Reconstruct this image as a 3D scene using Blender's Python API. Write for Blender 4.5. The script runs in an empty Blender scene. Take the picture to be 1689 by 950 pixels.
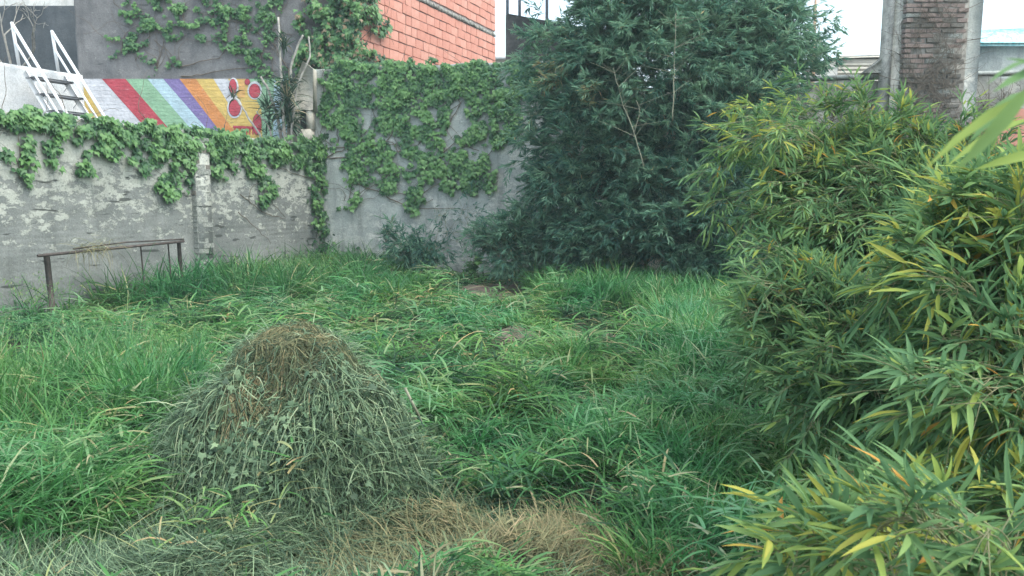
import bpy, bmesh, math
import numpy as np
from mathutils import Vector, Matrix

S = bpy.context.scene
COL = S.collection
rng = np.random.default_rng(11)
R = math.radians
U = rng.uniform

# ------------------------------------------------------------------ camera
F_PX, CX, CY, CAMZ, PITCH = 1250.0, 844.5, 475.0, 1.6, 6.75
cam_d = bpy.data.cameras.new('camera')
cam = bpy.data.objects.new('camera', cam_d)
COL.objects.link(cam)
cam.location = (0, 0, CAMZ)
cam.rotation_euler = (R(90 - PITCH), 0, 0)
cam_d.sensor_width = 36
cam_d.lens = 36 * F_PX / 1689
cam_d.clip_start = 0.02
cam_d.clip_end = 2000
cam_d.dof.use_dof = True
cam_d.dof.focus_distance = 7.0
cam_d.dof.aperture_fstop = 8.5
S.camera = cam

# ------------------------------------------------------------------ sky, sun, exposure
SUN_EL, SUN_AZ = 58, 115      # azimuth measured from +Y clockwise (high on the right)
w = bpy.data.worlds.new('World')
S.world = w
w.use_nodes = True
nt = w.node_tree
sky = nt.nodes.new('ShaderNodeTexSky')
sky.sky_type = 'NISHITA'
sky.sun_disc = False
sky.sun_elevation = R(SUN_EL)
sky.sun_rotation = R(SUN_AZ)
sky.air_density = 1.0
sky.dust_density = 4.5
sky.ozone_density = 1.0
bg = nt.nodes['Background']
veil = nt.nodes.new('ShaderNodeMix')            # thin even cloud over the clear sky
veil.data_type = 'RGBA'
veil.inputs['Factor'].default_value = 0.5
veil.inputs[7].default_value = (2.5, 2.6, 2.65, 1)
nt.links.new(sky.outputs[0], veil.inputs[6])
nt.links.new(veil.outputs[2], bg.inputs[0])
bg.inputs[1].default_value = 0.15
sl = bpy.data.lights.new('sun', 'SUN')
sl.energy = 0.5
sl.angle = R(100)
sl.color = (1.0, 0.98, 0.95)
so = bpy.data.objects.new('sun', sl)
COL.objects.link(so)
so.rotation_euler = (R(90 - SUN_EL), 0, R(180 - SUN_AZ))
S.view_settings.view_transform = 'Standard'
S.view_settings.look = 'None'
S.view_settings.exposure = 2.05
S.view_settings.gamma = 1.0
S.view_settings.use_white_balance = True      # the phone's cool, slightly green balance
S.view_settings.white_balance_temperature = 6350
S.view_settings.white_balance_tint = 2
S.cycles.max_bounces = 5
S.cycles.diffuse_bounces = 3
S.cycles.transmission_bounces = 4

# ------------------------------------------------------------------ photo geometry helpers
cp, sp = math.cos(R(PITCH)), math.sin(R(PITCH))


def ray(px, py):
    x = (px - CX) / F_PX
    y = -(py - CY) / F_PX
    return np.array([x, cp + y * sp, -sp + y * cp])


def at(px, py, Y):
    d = ray(px, py)
    return np.array([0, 0, CAMZ]) + d * (Y / d[1])


def gnd(px, py):
    d = ray(px, py)
    return np.array([0, 0, CAMZ]) + d * (-CAMZ / d[2])


def on_plane(px, py, p0, d):
    """ray through a photo point meets the vertical plane through p0 along d"""
    n = np.array([-d[1], d[0], 0.0])
    r = ray(px, py)
    o = np.array([0, 0, CAMZ])
    t = np.dot(np.array([p0[0], p0[1], 0]) - o, n) / np.dot(r, n)
    return o + r * t


def project(P):
    q = P - np.array([0, 0, CAMZ])
    z = q[:, 1] * cp - q[:, 2] * sp
    u = q[:, 1] * sp + q[:, 2] * cp
    z = np.where(np.abs(z) < 1e-4, 1e-4, z)
    return CX + F_PX * q[:, 0] / z, CY - F_PX * u / z, z


def nrm(v):
    return v / np.maximum(np.linalg.norm(v, axis=-1, keepdims=True), 1e-9)


def vnoise(x, y, seed=0):
    x = np.asarray(x, float); y = np.asarray(y, float)
    xi = np.floor(x).astype(np.int64); yi = np.floor(y).astype(np.int64)
    fx = x - xi; fy = y - yi
    fx = fx * fx * (3 - 2 * fx); fy = fy * fy * (3 - 2 * fy)

    def h(a, b):
        n = (a * 374761393 + b * 668265263 + seed * 982451653) & 0x7fffffff
        n = ((n ^ (n >> 13)) * 1274126177) & 0x7fffffff
        return ((n ^ (n >> 16)) & 0xffff) / 65535.0
    return (h(xi, yi) * (1 - fx) + h(xi + 1, yi) * fx) * (1 - fy) + (h(xi, yi + 1) * (1 - fx) + h(xi + 1, yi + 1) * fx) * fy


# ------------------------------------------------------------------ materials
def new_mat(name):
    m = bpy.data.materials.new(name)
    m.use_nodes = True
    t = m.node_tree
    return m, t, t.nodes['Principled BSDF']


def N(t, kind, **kw):
    n = t.nodes.new(kind)
    for k, v in kw.items():
        setattr(n, k, v)
    return n


def ramp(t, stops, interp='LINEAR'):
    r = N(t, 'ShaderNodeValToRGB')
    e = r.color_ramp.elements
    r.color_ramp.interpolation = interp
    e[0].position, e[0].color = stops[0][0], (*stops[0][1], 1)
    e[1].position, e[1].color = stops[-1][0], (*stops[-1][1], 1)
    for p, c in stops[1:-1]:
        x = e.new(p)
        x.color = (*c, 1)
    return r


def leaf_mat(name, stops, transl=0.3, rough=0.5, spec=0.35):
    m, t, b = new_mat(name)
    a = N(t, 'ShaderNodeAttribute', attribute_name='tint')
    r = ramp(t, stops)
    t.links.new(a.outputs['Fac'], r.inputs[0])
    t.links.new(r.outputs[0], b.inputs['Base Color'])
    b.inputs['Roughness'].default_value = rough
    b.inputs['Specular IOR Level'].default_value = spec
    tr = N(t, 'ShaderNodeBsdfTranslucent')
    t.links.new(r.outputs[0], tr.inputs[0])
    mx = N(t, 'ShaderNodeMixShader')
    mx.inputs[0].default_value = transl
    t.links.new(b.outputs[0], mx.inputs[1])
    t.links.new(tr.outputs[0], mx.inputs[2])
    t.links.new(mx.outputs[0], t.nodes['Material Output'].inputs[0])
    return m


def noise_node(t, scale, detail=6, rough=0.6, mapping=None):
    n = N(t, 'ShaderNodeTexNoise')
    n.inputs['Scale'].default_value = scale
    n.inputs['Detail'].default_value = detail
    n.inputs['Roughness'].default_value = rough
    c = N(t, 'ShaderNodeTexCoord')
    if mapping:
        mp = N(t, 'ShaderNodeMapping')
        mp.inputs['Scale'].default_value = mapping
        t.links.new(c.outputs['Object'], mp.inputs[0])
        t.links.new(mp.outputs[0], n.inputs['Vector'])
    else:
        t.links.new(c.outputs['Object'], n.inputs['Vector'])
    return n


def plain_mat(name, c1, c2, scale=4, rough=0.85, bump=0.3, bscale=30, mapping=None, lo=0.35, hi=0.65, metal=0.0):
    m, t, b = new_mat(name)
    n = noise_node(t, scale, 8, 0.65, mapping)
    r = ramp(t, [(lo, c1), (hi, c2)])
    t.links.new(n.outputs['Fac'], r.inputs[0])
    t.links.new(r.outputs[0], b.inputs['Base Color'])
    b.inputs['Roughness'].default_value = rough
    b.inputs['Metallic'].default_value = metal
    if bump:
        n2 = noise_node(t, bscale, 8, 0.7)
        bp = N(t, 'ShaderNodeBump')
        bp.inputs['Strength'].default_value = bump
        bp.inputs['Distance'].default_value = 0.02
        t.links.new(n2.outputs['Fac'], bp.inputs['Height'])
        t.links.new(bp.outputs[0], b.inputs['Normal'])
    return m


def mixc(t, fac, a, b):
    mx = N(t, 'ShaderNodeMix', data_type='RGBA')
    t.links.new(fac, mx.inputs['Factor'])
    for s, v in ((mx.inputs[6], a), (mx.inputs[7], b)):
        if isinstance(v, tuple):
            s.default_value = (*v, 1)
        else:
            t.links.new(v, s)
    return mx.outputs[2]


def plaster_mat(name, base1, base2, flake, stain, flake_lo, flake_hi, top_z, grad=0.35, streak=0.5, course=0.0, fscale=2.2):
    """old render: two greys, flakes of limewash left mostly high on the wall, dark weather streaks"""
    m, t, b = new_mat(name)
    c = N(t, 'ShaderNodeTexCoord')
    sx = N(t, 'ShaderNodeSeparateXYZ')
    t.links.new(c.outputs['Object'], sx.inputs[0])
    n1 = noise_node(t, 1.3, 8, 0.7)
    r1 = ramp(t, [(0.35, base1), (0.68, base2)])
    t.links.new(n1.outputs['Fac'], r1.inputs[0])
    nf = noise_node(t, fscale, 12, 0.75, (1, 1, 1.6))
    hz = N(t, 'ShaderNodeMath', operation='MULTIPLY_ADD')
    t.links.new(sx.outputs[2], hz.inputs[0])
    hz.inputs[1].default_value = grad / top_z
    hz.inputs[2].default_value = -grad * 0.55
    ad = N(t, 'ShaderNodeMath', operation='ADD')
    t.links.new(nf.outputs['Fac'], ad.inputs[0])
    t.links.new(hz.outputs[0], ad.inputs[1])
    rf = ramp(t, [(flake_lo, (0, 0, 0)), (flake_hi, (1, 1, 1))])
    t.links.new(ad.outputs[0], rf.inputs[0])
    col = mixc(t, rf.outputs[0], r1.outputs[0], flake)
    # fine speckle
    ns = noise_node(t, 45, 4, 0.7)
    rs = ramp(t, [(0.35, (0.55, 0.55, 0.55)), (0.6, (1, 1, 1))])
    t.links.new(ns.outputs['Fac'], rs.inputs[0])
    mul = N(t, 'ShaderNodeMix', data_type='RGBA', blend_type='MULTIPLY')
    mul.inputs['Factor'].default_value = 0.6
    t.links.new(col, mul.inputs[6]); t.links.new(rs.outputs[0], mul.inputs[7])
    # streaks
    nk = noise_node(t, 1.6, 7, 0.65, (2.4, 2.4, 0.35))
    rk = ramp(t, [(0.5, (0, 0, 0)), (0.78, (streak, streak, streak))])
    t.links.new(nk.outputs['Fac'], rk.inputs[0])
    col2 = mixc(t, rk.outputs[0], mul.outputs[2], stain)
    # cracks along hidden courses
    if course:
        wv = N(t, 'ShaderNodeTexNoise')
        wv.inputs['Scale'].default_value = 1.0
        wv.inputs['Detail'].default_value = 8
        mp = N(t, 'ShaderNodeMapping')
        mp.inputs['Scale'].default_value = (2.2, 2.2, 12.0)
        t.links.new(c.outputs['Object'], mp.inputs[0]); t.links.new(mp.outputs[0], wv.inputs['Vector'])
        rc = ramp(t, [(0.335, (course, course, course)), (0.37, (0, 0, 0))])
        t.links.new(wv.outputs['Fac'], rc.inputs[0])
        col2 = mixc(t, rc.outputs[0], col2, tuple(x * 0.6 for x in stain))
    t.links.new(col2, b.inputs['Base Color'])
    b.inputs['Roughness'].default_value = 0.92
    b.inputs['Specular IOR Level'].default_value = 0.2
    nb = noise_node(t, 14, 10, 0.75)
    sm = N(t, 'ShaderNodeMath', operation='MULTIPLY_ADD')
    t.links.new(rf.outputs[0], sm.inputs[0]); sm.inputs[1].default_value = 0.35
    t.links.new(nb.outputs['Fac'], sm.inputs[2])
    bp = N(t, 'ShaderNodeBump')
    bp.inputs['Strength'].default_value = 0.6
    bp.inputs['Distance'].default_value = 0.03
    t.links.new(sm.outputs[0], bp.inputs['Height'])
    t.links.new(bp.outputs[0], b.inputs['Normal'])
    return m


M = {}
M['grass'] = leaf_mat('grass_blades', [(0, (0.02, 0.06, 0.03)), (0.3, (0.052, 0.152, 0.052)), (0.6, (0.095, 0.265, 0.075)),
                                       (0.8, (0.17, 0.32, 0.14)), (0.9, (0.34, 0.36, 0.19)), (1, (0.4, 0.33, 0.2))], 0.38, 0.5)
t = M['grass'].node_tree
rm = [x for x in t.nodes if x.type == 'VALTORGB'][0]
hn = noise_node(t, 0.9, 5, 0.65)
hr = ramp(t, [(0.38, (0.72, 0.98, 1.12)), (0.5, (1.0, 1.0, 1.0)), (0.66, (1.36, 1.1, 0.78))])
t.links.new(hn.outputs['Fac'], hr.inputs[0])
hm = N(t, 'ShaderNodeMix', data_type='RGBA', blend_type='MULTIPLY')
hm.inputs['Factor'].default_value = 1.0
for l in list(rm.outputs[0].links):
    t.links.new(hm.outputs[2], l.to_socket)
t.links.new(rm.outputs[0], hm.inputs[6]); t.links.new(hr.outputs[0], hm.inputs[7])
M['hay'] = leaf_mat('dry_hay', [(0, (0.06, 0.075, 0.045)), (0.35, (0.16, 0.18, 0.095)), (0.6, (0.26, 0.235, 0.125)), (0.85, (0.35, 0.28, 0.16)), (1, (0.44, 0.34, 0.2))], 0.15, 0.7, 0.2)
M['weed'] = leaf_mat('cut_weeds', [(0, (0.035, 0.065, 0.04)), (0.4, (0.105, 0.175, 0.1)), (0.75, (0.23, 0.32, 0.18)), (1, (0.38, 0.45, 0.28))], 0.25, 0.6)
M['bamboo_far'] = leaf_mat('bamboo_leaf_dark', [(0, (0.045, 0.115, 0.1)), (0.45, (0.088, 0.21, 0.155)), (0.82, (0.22, 0.38, 0.25)), (0.92, (0.27, 0.3, 0.15)), (1, (0.45, 0.37, 0.22))], 0.5, 0.5, 0.35)
M['bamboo'] = leaf_mat('bamboo_leaf_green', [(0, (0.06, 0.13, 0.062)), (0.4, (0.112, 0.22, 0.105)), (0.68, (0.19, 0.32, 0.13)), (0.84, (0.32, 0.41, 0.10)), (0.93, (0.45, 0.42, 0.09)), (1, (0.6, 0.32, 0.08))], 0.42, 0.6, 0.12)
M['ivy'] = leaf_mat('ivy_leaf', [(0, (0.03, 0.085, 0.042)), (0.5, (0.07, 0.17, 0.062)), (0.93, (0.125, 0.255, 0.08)), (1, (0.26, 0.2, 0.12))], 0.22, 0.45, 0.4)
M['shrub'] = leaf_mat('shrub_leaf', [(0, (0.02, 0.06, 0.035)), (0.6, (0.04, 0.11, 0.05)), (1, (0.12, 0.25, 0.08))], 0.25, 0.5)
M['dracaena'] = leaf_mat('dracaena_leaf', [(0, (0.03, 0.07, 0.05)), (0.7, (0.08, 0.14, 0.09)), (1, (0.35, 0.3, 0.2))], 0.15, 0.45)
M['culm'] = plain_mat('bamboo_culm', (0.12, 0.14, 0.06), (0.25, 0.23, 0.12), 6, 0.5, 0.1)
M['twig'] = plain_mat('dry_twig', (0.18, 0.18, 0.13), (0.3, 0.3, 0.22), 8, 0.8, 0.2)
M['stem'] = plain_mat('ivy_stem', (0.08, 0.065, 0.05), (0.17, 0.14, 0.11), 12, 0.9, 0.2)
M['bark'] = plain_mat('pale_bark', (0.2, 0.19, 0.17), (0.42, 0.4, 0.36), 10, 0.85, 0.4)
M['soil'] = plain_mat('soil', (0.02, 0.028, 0.016), (0.07, 0.065, 0.04), 3.0, 0.95, 0.6, 18)
M['bare'] = plain_mat('bare_earth', (0.08, 0.06, 0.045), (0.17, 0.13, 0.105), 9, 0.95, 0.6, 40)
M['left_wall'] = plaster_mat('flaking_grey_render', (0.16, 0.175, 0.172), (0.27, 0.285, 0.275), (0.42, 0.44, 0.4), (0.09, 0.1, 0.095), 0.5, 0.53, 2.7, 0.34, 0.55, 0.9, 4.6)
M['back_wall'] = plaster_mat('pale_cement_render', (0.31, 0.335, 0.325), (0.5, 0.53, 0.5), (0.58, 0.59, 0.55), (0.14, 0.155, 0.15), 0.53, 0.62, 4.3, -0.1, 0.95)
M['house_wall'] = plaster_mat('dark_grey_render', (0.15, 0.15, 0.155), (0.27, 0.265, 0.265), (0.4, 0.4, 0.38), (0.075, 0.075, 0.08), 0.6, 0.68, 8.0, 0.0, 0.8, 0.5, 3.2)
M['dark_wall'] = plaster_mat('soot_stained_render', (0.045, 0.055, 0.065), (0.1, 0.11, 0.12), (0.24, 0.24, 0.23), (0.03, 0.035, 0.04), 0.6, 0.8, 6.2, 0.0, 0.5)
M['white_wall'] = plaster_mat('white_painted_wall', (0.56, 0.58, 0.6), (0.68, 0.69, 0.7), (0.72, 0.72, 0.72), (0.42, 0.43, 0.44), 0.6, 0.7, 4, 0.05, 0.3)
M['old_white'] = plaster_mat('old_whitewash', (0.42, 0.44, 0.44), (0.62, 0.63, 0.62), (0.7, 0.7, 0.68), (0.2, 0.21, 0.21), 0.55, 0.65, 9, 0.05, 0.7)
M['cream'] = plaster_mat('cream_render', (0.45, 0.43, 0.38), (0.6, 0.57, 0.5), (0.66, 0.63, 0.56), (0.2, 0.19, 0.17), 0.55, 0.65, 4, 0.05, 0.5)
M['cast'] = plaster_mat('weathered_concrete', (0.06, 0.065, 0.07), (0.14, 0.14, 0.145), (0.3, 0.29, 0.28), (0.035, 0.035, 0.04), 0.62, 0.72, 6, 0.05, 0.5)
M['right_wall'] = plaster_mat('lime_patched_render', (0.3, 0.3, 0.27), (0.46, 0.45, 0.4), (0.55, 0.54, 0.48), (0.12, 0.12, 0.11), 0.52, 0.6, 3.8, 0.1, 0.75, 0.5)
M['mortar'] = plain_mat('mortar', (0.13, 0.125, 0.115), (0.32, 0.31, 0.28), 9, 0.95, 0.6, 30)
M['mortar_red'] = plain_mat('block_mortar', (0.17, 0.15, 0.15), (0.28, 0.25, 0.24), 6, 0.95, 0.5, 40)
M['block'] = plain_mat('hollow_clay_block', (0.41, 0.165, 0.12), (0.52, 0.24, 0.18), 1.2, 0.75, 0.25, 30, (1, 1, 1), 0.3, 0.7)
M['block_b'] = plain_mat('hollow_clay_block_pale', (0.46, 0.2, 0.15), (0.56, 0.29, 0.225), 1.4, 0.75, 0.25, 30, None, 0.3, 0.7)
M['brick_red'] = plain_mat('old_red_brick', (0.17, 0.125, 0.11), (0.35, 0.28, 0.25), 9, 0.9, 0.6, 40)
M['brick_grey'] = plain_mat('mossy_grey_brick', (0.075, 0.075, 0.065), (0.27, 0.25, 0.22), 9, 0.95, 0.7, 40)
M['brick_lime'] = plain_mat('limewashed_brick', (0.13, 0.14, 0.135), (0.42, 0.44, 0.4), 11, 0.95, 0.7, 40)
M['paint_metal'] = plain_mat('white_painted_steel', (0.7, 0.71, 0.73), (0.78, 0.79, 0.8), 5, 0.45, 0.05)
M['tread'] = plain_mat('dark_tread_plate', (0.05, 0.055, 0.065), (0.1, 0.105, 0.115), 8, 0.7, 0.2)
M['rust'] = plain_mat('rusty_iron', (0.035, 0.031, 0.03), (0.1, 0.078, 0.07), 14, 0.85, 0.5, 60)
M['steel'] = plain_mat('grey_steel', (0.12, 0.14, 0.18), (0.2, 0.22, 0.26), 6, 0.6, 0.1)
M['cream_sheet'] = plain_mat('cream_sheet', (0.6, 0.56, 0.48), (0.68, 0.64, 0.56), 3, 0.6, 0.1)
M['turquoise'] = plain_mat('turquoise_roof', (0.2, 0.5, 0.55), (0.45, 0.7, 0.72), 14, 0.7, 0.3, 40, None, 0.4, 0.6)
M['pole'] = plain_mat('timber_pole', (0.4, 0.26, 0.17), (0.5, 0.35, 0.25), 6, 0.8, 0.2)


def paint(name, c):
    m, t, b = new_mat('paint_' + name)
    n = noise_node(t, 3.5, 8, 0.7)
    d = tuple(x * 0.7 for x in c)
    r = ramp(t, [(0.3, d), (0.65, c)])
    t.links.new(n.outputs['Fac'], r.inputs[0])
    # worn courses of the brickwork under the paint
    br = N(t, 'ShaderNodeTexBrick')
    br.inputs['Color1'].default_value = br.inputs['Color2'].default_value = (1, 1, 1, 1)
    br.inputs['Mortar'].default_value = (0, 0, 0, 1)
    br.inputs['Scale'].default_value = 1.0
    br.inputs['Brick Width'].default_value = 0.27
    br.inputs['Row Height'].default_value = 0.075
    br.inputs['Mortar Size'].default_value = 0.008
    co = N(t, 'ShaderNodeTexCoord')
    s = N(t, 'ShaderNodeSeparateXYZ'); cb = N(t, 'ShaderNodeCombineXYZ')
    t.links.new(co.outputs['Object'], s.inputs[0])
    t.links.new(s.outputs[0], cb.inputs[0]); t.links.new(s.outputs[2], cb.inputs[1])
    t.links.new(cb.outputs[0], br.inputs['Vector'])
    n2 = noise_node(t, 9, 8, 0.7)
    ad = N(t, 'ShaderNodeMath', operation='MULTIPLY_ADD')
    t.links.new(br.outputs['Color'], ad.inputs[0]); ad.inputs[1].default_value = 0.35
    t.links.new(n2.outputs['Fac'], ad.inputs[2])
    bp = N(t, 'ShaderNodeBump')
    bp.inputs['Strength'].default_value = 1.0
    bp.inputs['Distance'].default_value = 0.045
    t.links.new(ad.outputs[0], bp.inputs['Height']); t.links.new(bp.outputs[0], b.inputs['Normal'])
    nw = noise_node(t, 6.5, 10, 0.75, (1, 1, 2.2))
    rw = ramp(t, [(0.6, (0, 0, 0)), (0.68, (0.55, 0.55, 0.55))])
    t.links.new(nw.outputs['Fac'], rw.inputs[0])
    t.links.new(mixc(t, rw.outputs[0], r.outputs[0], (0.5, 0.49, 0.47)), b.inputs['Base Color'])
    b.inputs['Roughness'].default_value = 0.75
    return m


for k, c in {'white': (0.68, 0.68, 0.72), 'red': (0.5, 0.07, 0.1), 'green': (0.3, 0.5, 0.32), 'sky': (0.5, 0.66, 0.74),
             'purple': (0.24, 0.19, 0.42), 'orange': (0.72, 0.3, 0.1), 'yellow': (0.72, 0.52, 0.16), 'gold': (0.6, 0.42, 0.12),
             'line': (0.12, 0.05, 0.08), 'peach': (0.72, 0.42, 0.15)}.items():
    M['p_' + k] = paint(k, c)


# ------------------------------------------------------------------ mesh helpers
def mesh_np(name, V, faces, tint=None, mats=(), mat_idx=None, smooth=False):
    """faces: list of int arrays (n,k)"""
    me = bpy.data.meshes.new(name)
    V = np.ascontiguousarray(V, dtype=np.float32)
    me.vertices.add(len(V))
    me.vertices.foreach_set('co', V.ravel())
    loops = np.concatenate([f.ravel() for f in faces]).astype(np.int32)
    tot = np.concatenate([np.full(len(f), f.shape[1]) for f in faces]).astype(np.int32)
    start = np.concatenate([[0], np.cumsum(tot)[:-1]]).astype(np.int32)
    me.loops.add(len(loops))
    me.polygons.add(len(tot))
    me.polygons.foreach_set('loop_start', start)
    me.loops.foreach_set('vertex_index', loops)
    if smooth:
        me.polygons.foreach_set('use_smooth', np.ones(len(tot), dtype=bool))
    for m in mats:
        me.materials.append(m)
    if mat_idx is not None:
        me.polygons.foreach_set('material_index', np.asarray(mat_idx, dtype=np.int32))
    if tint is not None:
        a = me.attributes.new('tint', 'FLOAT', 'POINT')
        a.data.foreach_set('value', np.asarray(tint, dtype=np.float32))
    me.update(calc_edges=True)
    return me


class MB:
    """collects pieces; build() links them as one object"""
    def __init__(s):
        s.V, s.F, s.T, s.MI, s.n = [], [], [], [], 0

    def add(s, V, faces, tint=0.5, mi=0):
        V = np.asarray(V, float)
        for f in faces:
            f = np.asarray(f)
            s.F.append(f + s.n)
            s.MI.append(np.full(len(f), mi))
        s.V.append(V)
        s.T.append(np.broadcast_to(np.asarray(tint, float), (len(V),)))
        s.n += len(V)
        return s

    def box(s, x0, x1, y0, y1, z0, z1, mi=0):
        V = [(x, y, z) for z in (z0, z1) for y in (y0, y1) for x in (x0, x1)]
        return s.add(V, [np.array([(0, 2, 3, 1), (4, 5, 7, 6), (0, 1, 5, 4), (2, 6, 7, 3), (0, 4, 6, 2), (1, 3, 7, 5)])], mi=mi)

    def obox(s, p0, d, length, thick, z0, z1, mi=0):
        """box along d from p0; thickness goes to the left of d"""
        d = np.array([d[0], d[1], 0.0]); n = np.array([-d[1], d[0], 0.0])
        V = []
        for z in (z0, z1):
            for b in (0, thick):
                for a in (0, length):
                    V.append(np.array([p0[0], p0[1], 0]) + d * a + n * b + np.array([0, 0, z]))
        return s.add(V, [np.array([(0, 2, 3, 1), (4, 5, 7, 6), (0, 1, 5, 4), (2, 6, 7, 3), (0, 4, 6, 2), (1, 3, 7, 5)])], mi=mi)

    def prism(s, poly, off, mi=0):
        """3-D polygon extruded by off"""
        n = len(poly)
        V = np.concatenate([np.array(poly, float), np.array(poly, float) + np.array(off)])
        i = np.arange(n); j = (i + 1) % n
        s.add(V, [np.arange(n)[None, :], (np.arange(n)[::-1] + n)[None, :], np.stack([i, j, j + n, i + n], 1)], mi=mi)
        return s

    def tube(s, pts, r, sides=6, tint=0.5, mi=0, cap=True):
        pts = np.asarray(pts, float)
        K = len(pts)
        r = np.broadcast_to(np.asarray(r, float), (K,))
        T = np.gradient(pts, axis=0)
        T = nrm(T)
        ref = np.array([0.31, 0.2, 0.93]) if abs(T[0][2]) < 0.8 else np.array([0.93, 0.3, 0.1])
        A = nrm(np.cross(T, ref)); B = np.cross(T, A)
        th = np.arange(sides) / sides * 2 * np.pi
        V = (pts[:, None] + r[:, None, None] * (A[:, None] * np.cos(th)[None, :, None] + B[:, None] * np.sin(th)[None, :, None])).reshape(-1, 3)
        f = []
        i = np.arange(sides); j = (i + 1) % sides
        for k in range(K - 1):
            f.append(np.stack([k * sides + i, k * sides + j, (k + 1) * sides + j, (k + 1) * sides + i], 1))
        F = [np.concatenate(f)]
        if cap:
            F += [i[::-1][None, :], (i + (K - 1) * sides)[None, :]]
        return s.add(V, F, tint, mi)

    def mesh(s, name, mats, base=None, smooth=False, tint=True):
        V = np.concatenate(s.V)
        if base is not None:
            V = V - np.asarray(base)
        # faces of equal size are grouped by the caller order; keep material order in step
        return mesh_np(name, V, s.F, np.concatenate(s.T) if tint else None, mats, np.concatenate(s.MI), smooth)

    def build(s, name, mats, parent=None, smooth=False):
        if not isinstance(mats, (list, tuple)):
            mats = [mats]
        base = np.array(parent_base(parent)) if parent else None
        o = bpy.data.objects.new(name, s.mesh(name, mats, base, smooth))
        COL.objects.link(o)
        if parent:
            o.parent = parent
        return o


def parent_base(p):
    b = np.zeros(3)
    while p:
        b += np.array(p.location)
        p = p.parent
    return b


def tag(o, label=None, cat=None, group=None, kind=None):
    for k, v in (('label', label), ('category', cat), ('group', group), ('kind', kind)):
        if v:
            o[k] = v
    return o


def thing(name, label, cat, loc, group=None):
    o = bpy.data.objects.new(name, None)
    COL.objects.link(o)
    o.location = loc
    o.empty_display_size = 0.2
    return tag(o, label, cat, group)


def ribbons(P, W, side, tint):
    """P (N,K,3) centre lines, W (N,) full width, side (N,3) or (N,K,3); pointed tips"""
    n, K, _ = P.shape
    if side.ndim == 2:
        side = np.repeat(side[:, None], K, 1)
    prof = np.interp(np.linspace(0, 1, K), [0, 0.25, 0.65, 1], [0.7, 1.0, 0.8, 0.0])
    h = side * (W[:, None, None] * 0.5 * prof[None, :, None])
    L = (P - h)[:, :K - 1]; Rr = (P + h)[:, :K - 1]; tip = P[:, K - 1:]
    V = np.concatenate([L, Rr, tip], 1)
    m = 2 * (K - 1) + 1
    base = (np.arange(n) * m)[:, None]
    q = []
    for k in range(K - 2):
        q.append(np.concatenate([base + k, base + K - 1 + k, base + K + k, base + k + 1], 1))
    tri = np.concatenate([base + K - 2, base + 2 * (K - 1) - 1, base + m - 1], 1)
    return V.reshape(-1, 3), [np.concatenate(q), tri], np.repeat(tint, m)


def blades(x, y, z, head, length, th0, bend, width, tint, K=5, zmin=None):
    """grass blades that start at angle th0 over the ground and bend over by bend"""
    n = len(x)
    P = np.zeros((n, K, 3))
    P[:, 0] = np.stack([x, y, z], 1)
    dx, dy = np.cos(head), np.sin(head)
    for k in range(1, K):
        a = th0 - bend * ((k - 0.5) / (K - 1)) ** 1.3
        st = length / (K - 1)
        P[:, k, 0] = P[:, k - 1, 0] + dx * np.cos(a) * st
        P[:, k, 1] = P[:, k - 1, 1] + dy * np.cos(a) * st
        P[:, k, 2] = P[:, k - 1, 2] + np.sin(a) * st
    if zmin is not None:
        P[:, :, 2] = np.maximum(P[:, :, 2], zmin[:, None])
    tw = rng.normal(0, 0.5, n)
    side = np.stack([-dy * np.cos(tw), dx * np.cos(tw), np.sin(tw)], 1)
    return ribbons(P, width, side, tint)


# leaf templates: columns are (across, along, up) for a leaf one unit long and one unit wide
LEAF_FINE = (np.array([(0, 0, 0), (-.36, .16, .03), (0, .16, 0), (.36, .16, .03), (-.5, .4, .045), (0, .4, 0.012), (.5, .4, .045),
                       (-.36, .7, .0), (0, .7, -.02), (.36, .7, .0), (0, 1, -.09)], float),
             [np.array([(1, 2, 5, 4), (2, 3, 6, 5), (4, 5, 8, 7), (5, 6, 9, 8)]), np.array([(0, 2, 1), (0, 3, 2), (7, 8, 10), (8, 9, 10)])])
LEAF_QUICK = (np.array([(0, 0, 0), (-.5, .38, .05), (.5, .38, .05), (0, 1, -.05)], float), [np.array([(0, 3, 1), (0, 2, 3)])])
IVY_LEAF = (np.array([(0, .32, .07), (0, 0, 0), (-.34, -.12, 0), (-.52, .34, -.03), (-.2, .45, .02), (0, 1, -.08), (.2, .45, .02), (.52, .34, -.03), (.34, -.12, 0)], float),
            [np.array([(0, 2, 1), (0, 3, 2), (0, 4, 3), (0, 5, 4), (0, 6, 5), (0, 7, 6), (0, 8, 7), (0, 1, 8)])])


def scatter_leaves(tpl, o, a, n, L, W, tint):
    T, F = tpl
    a = nrm(a)
    s = nrm(np.cross(a, n)); n = np.cross(s, a)
    V = o[:, None] + s[:, None] * (T[None, :, 0, None] * W[:, None, None]) + a[:, None] * (T[None, :, 1, None] * L[:, None, None]) + n[:, None] * (T[None, :, 2, None] * L[:, None, None])
    m = len(T)
    b = (np.arange(len(o)) * m)
    return V.reshape(-1, 3), [(f[None] + b[:, None, None]).reshape(-1, f.shape[1]) for f in F], np.repeat(tint, m)


_leafmesh = {}


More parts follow.
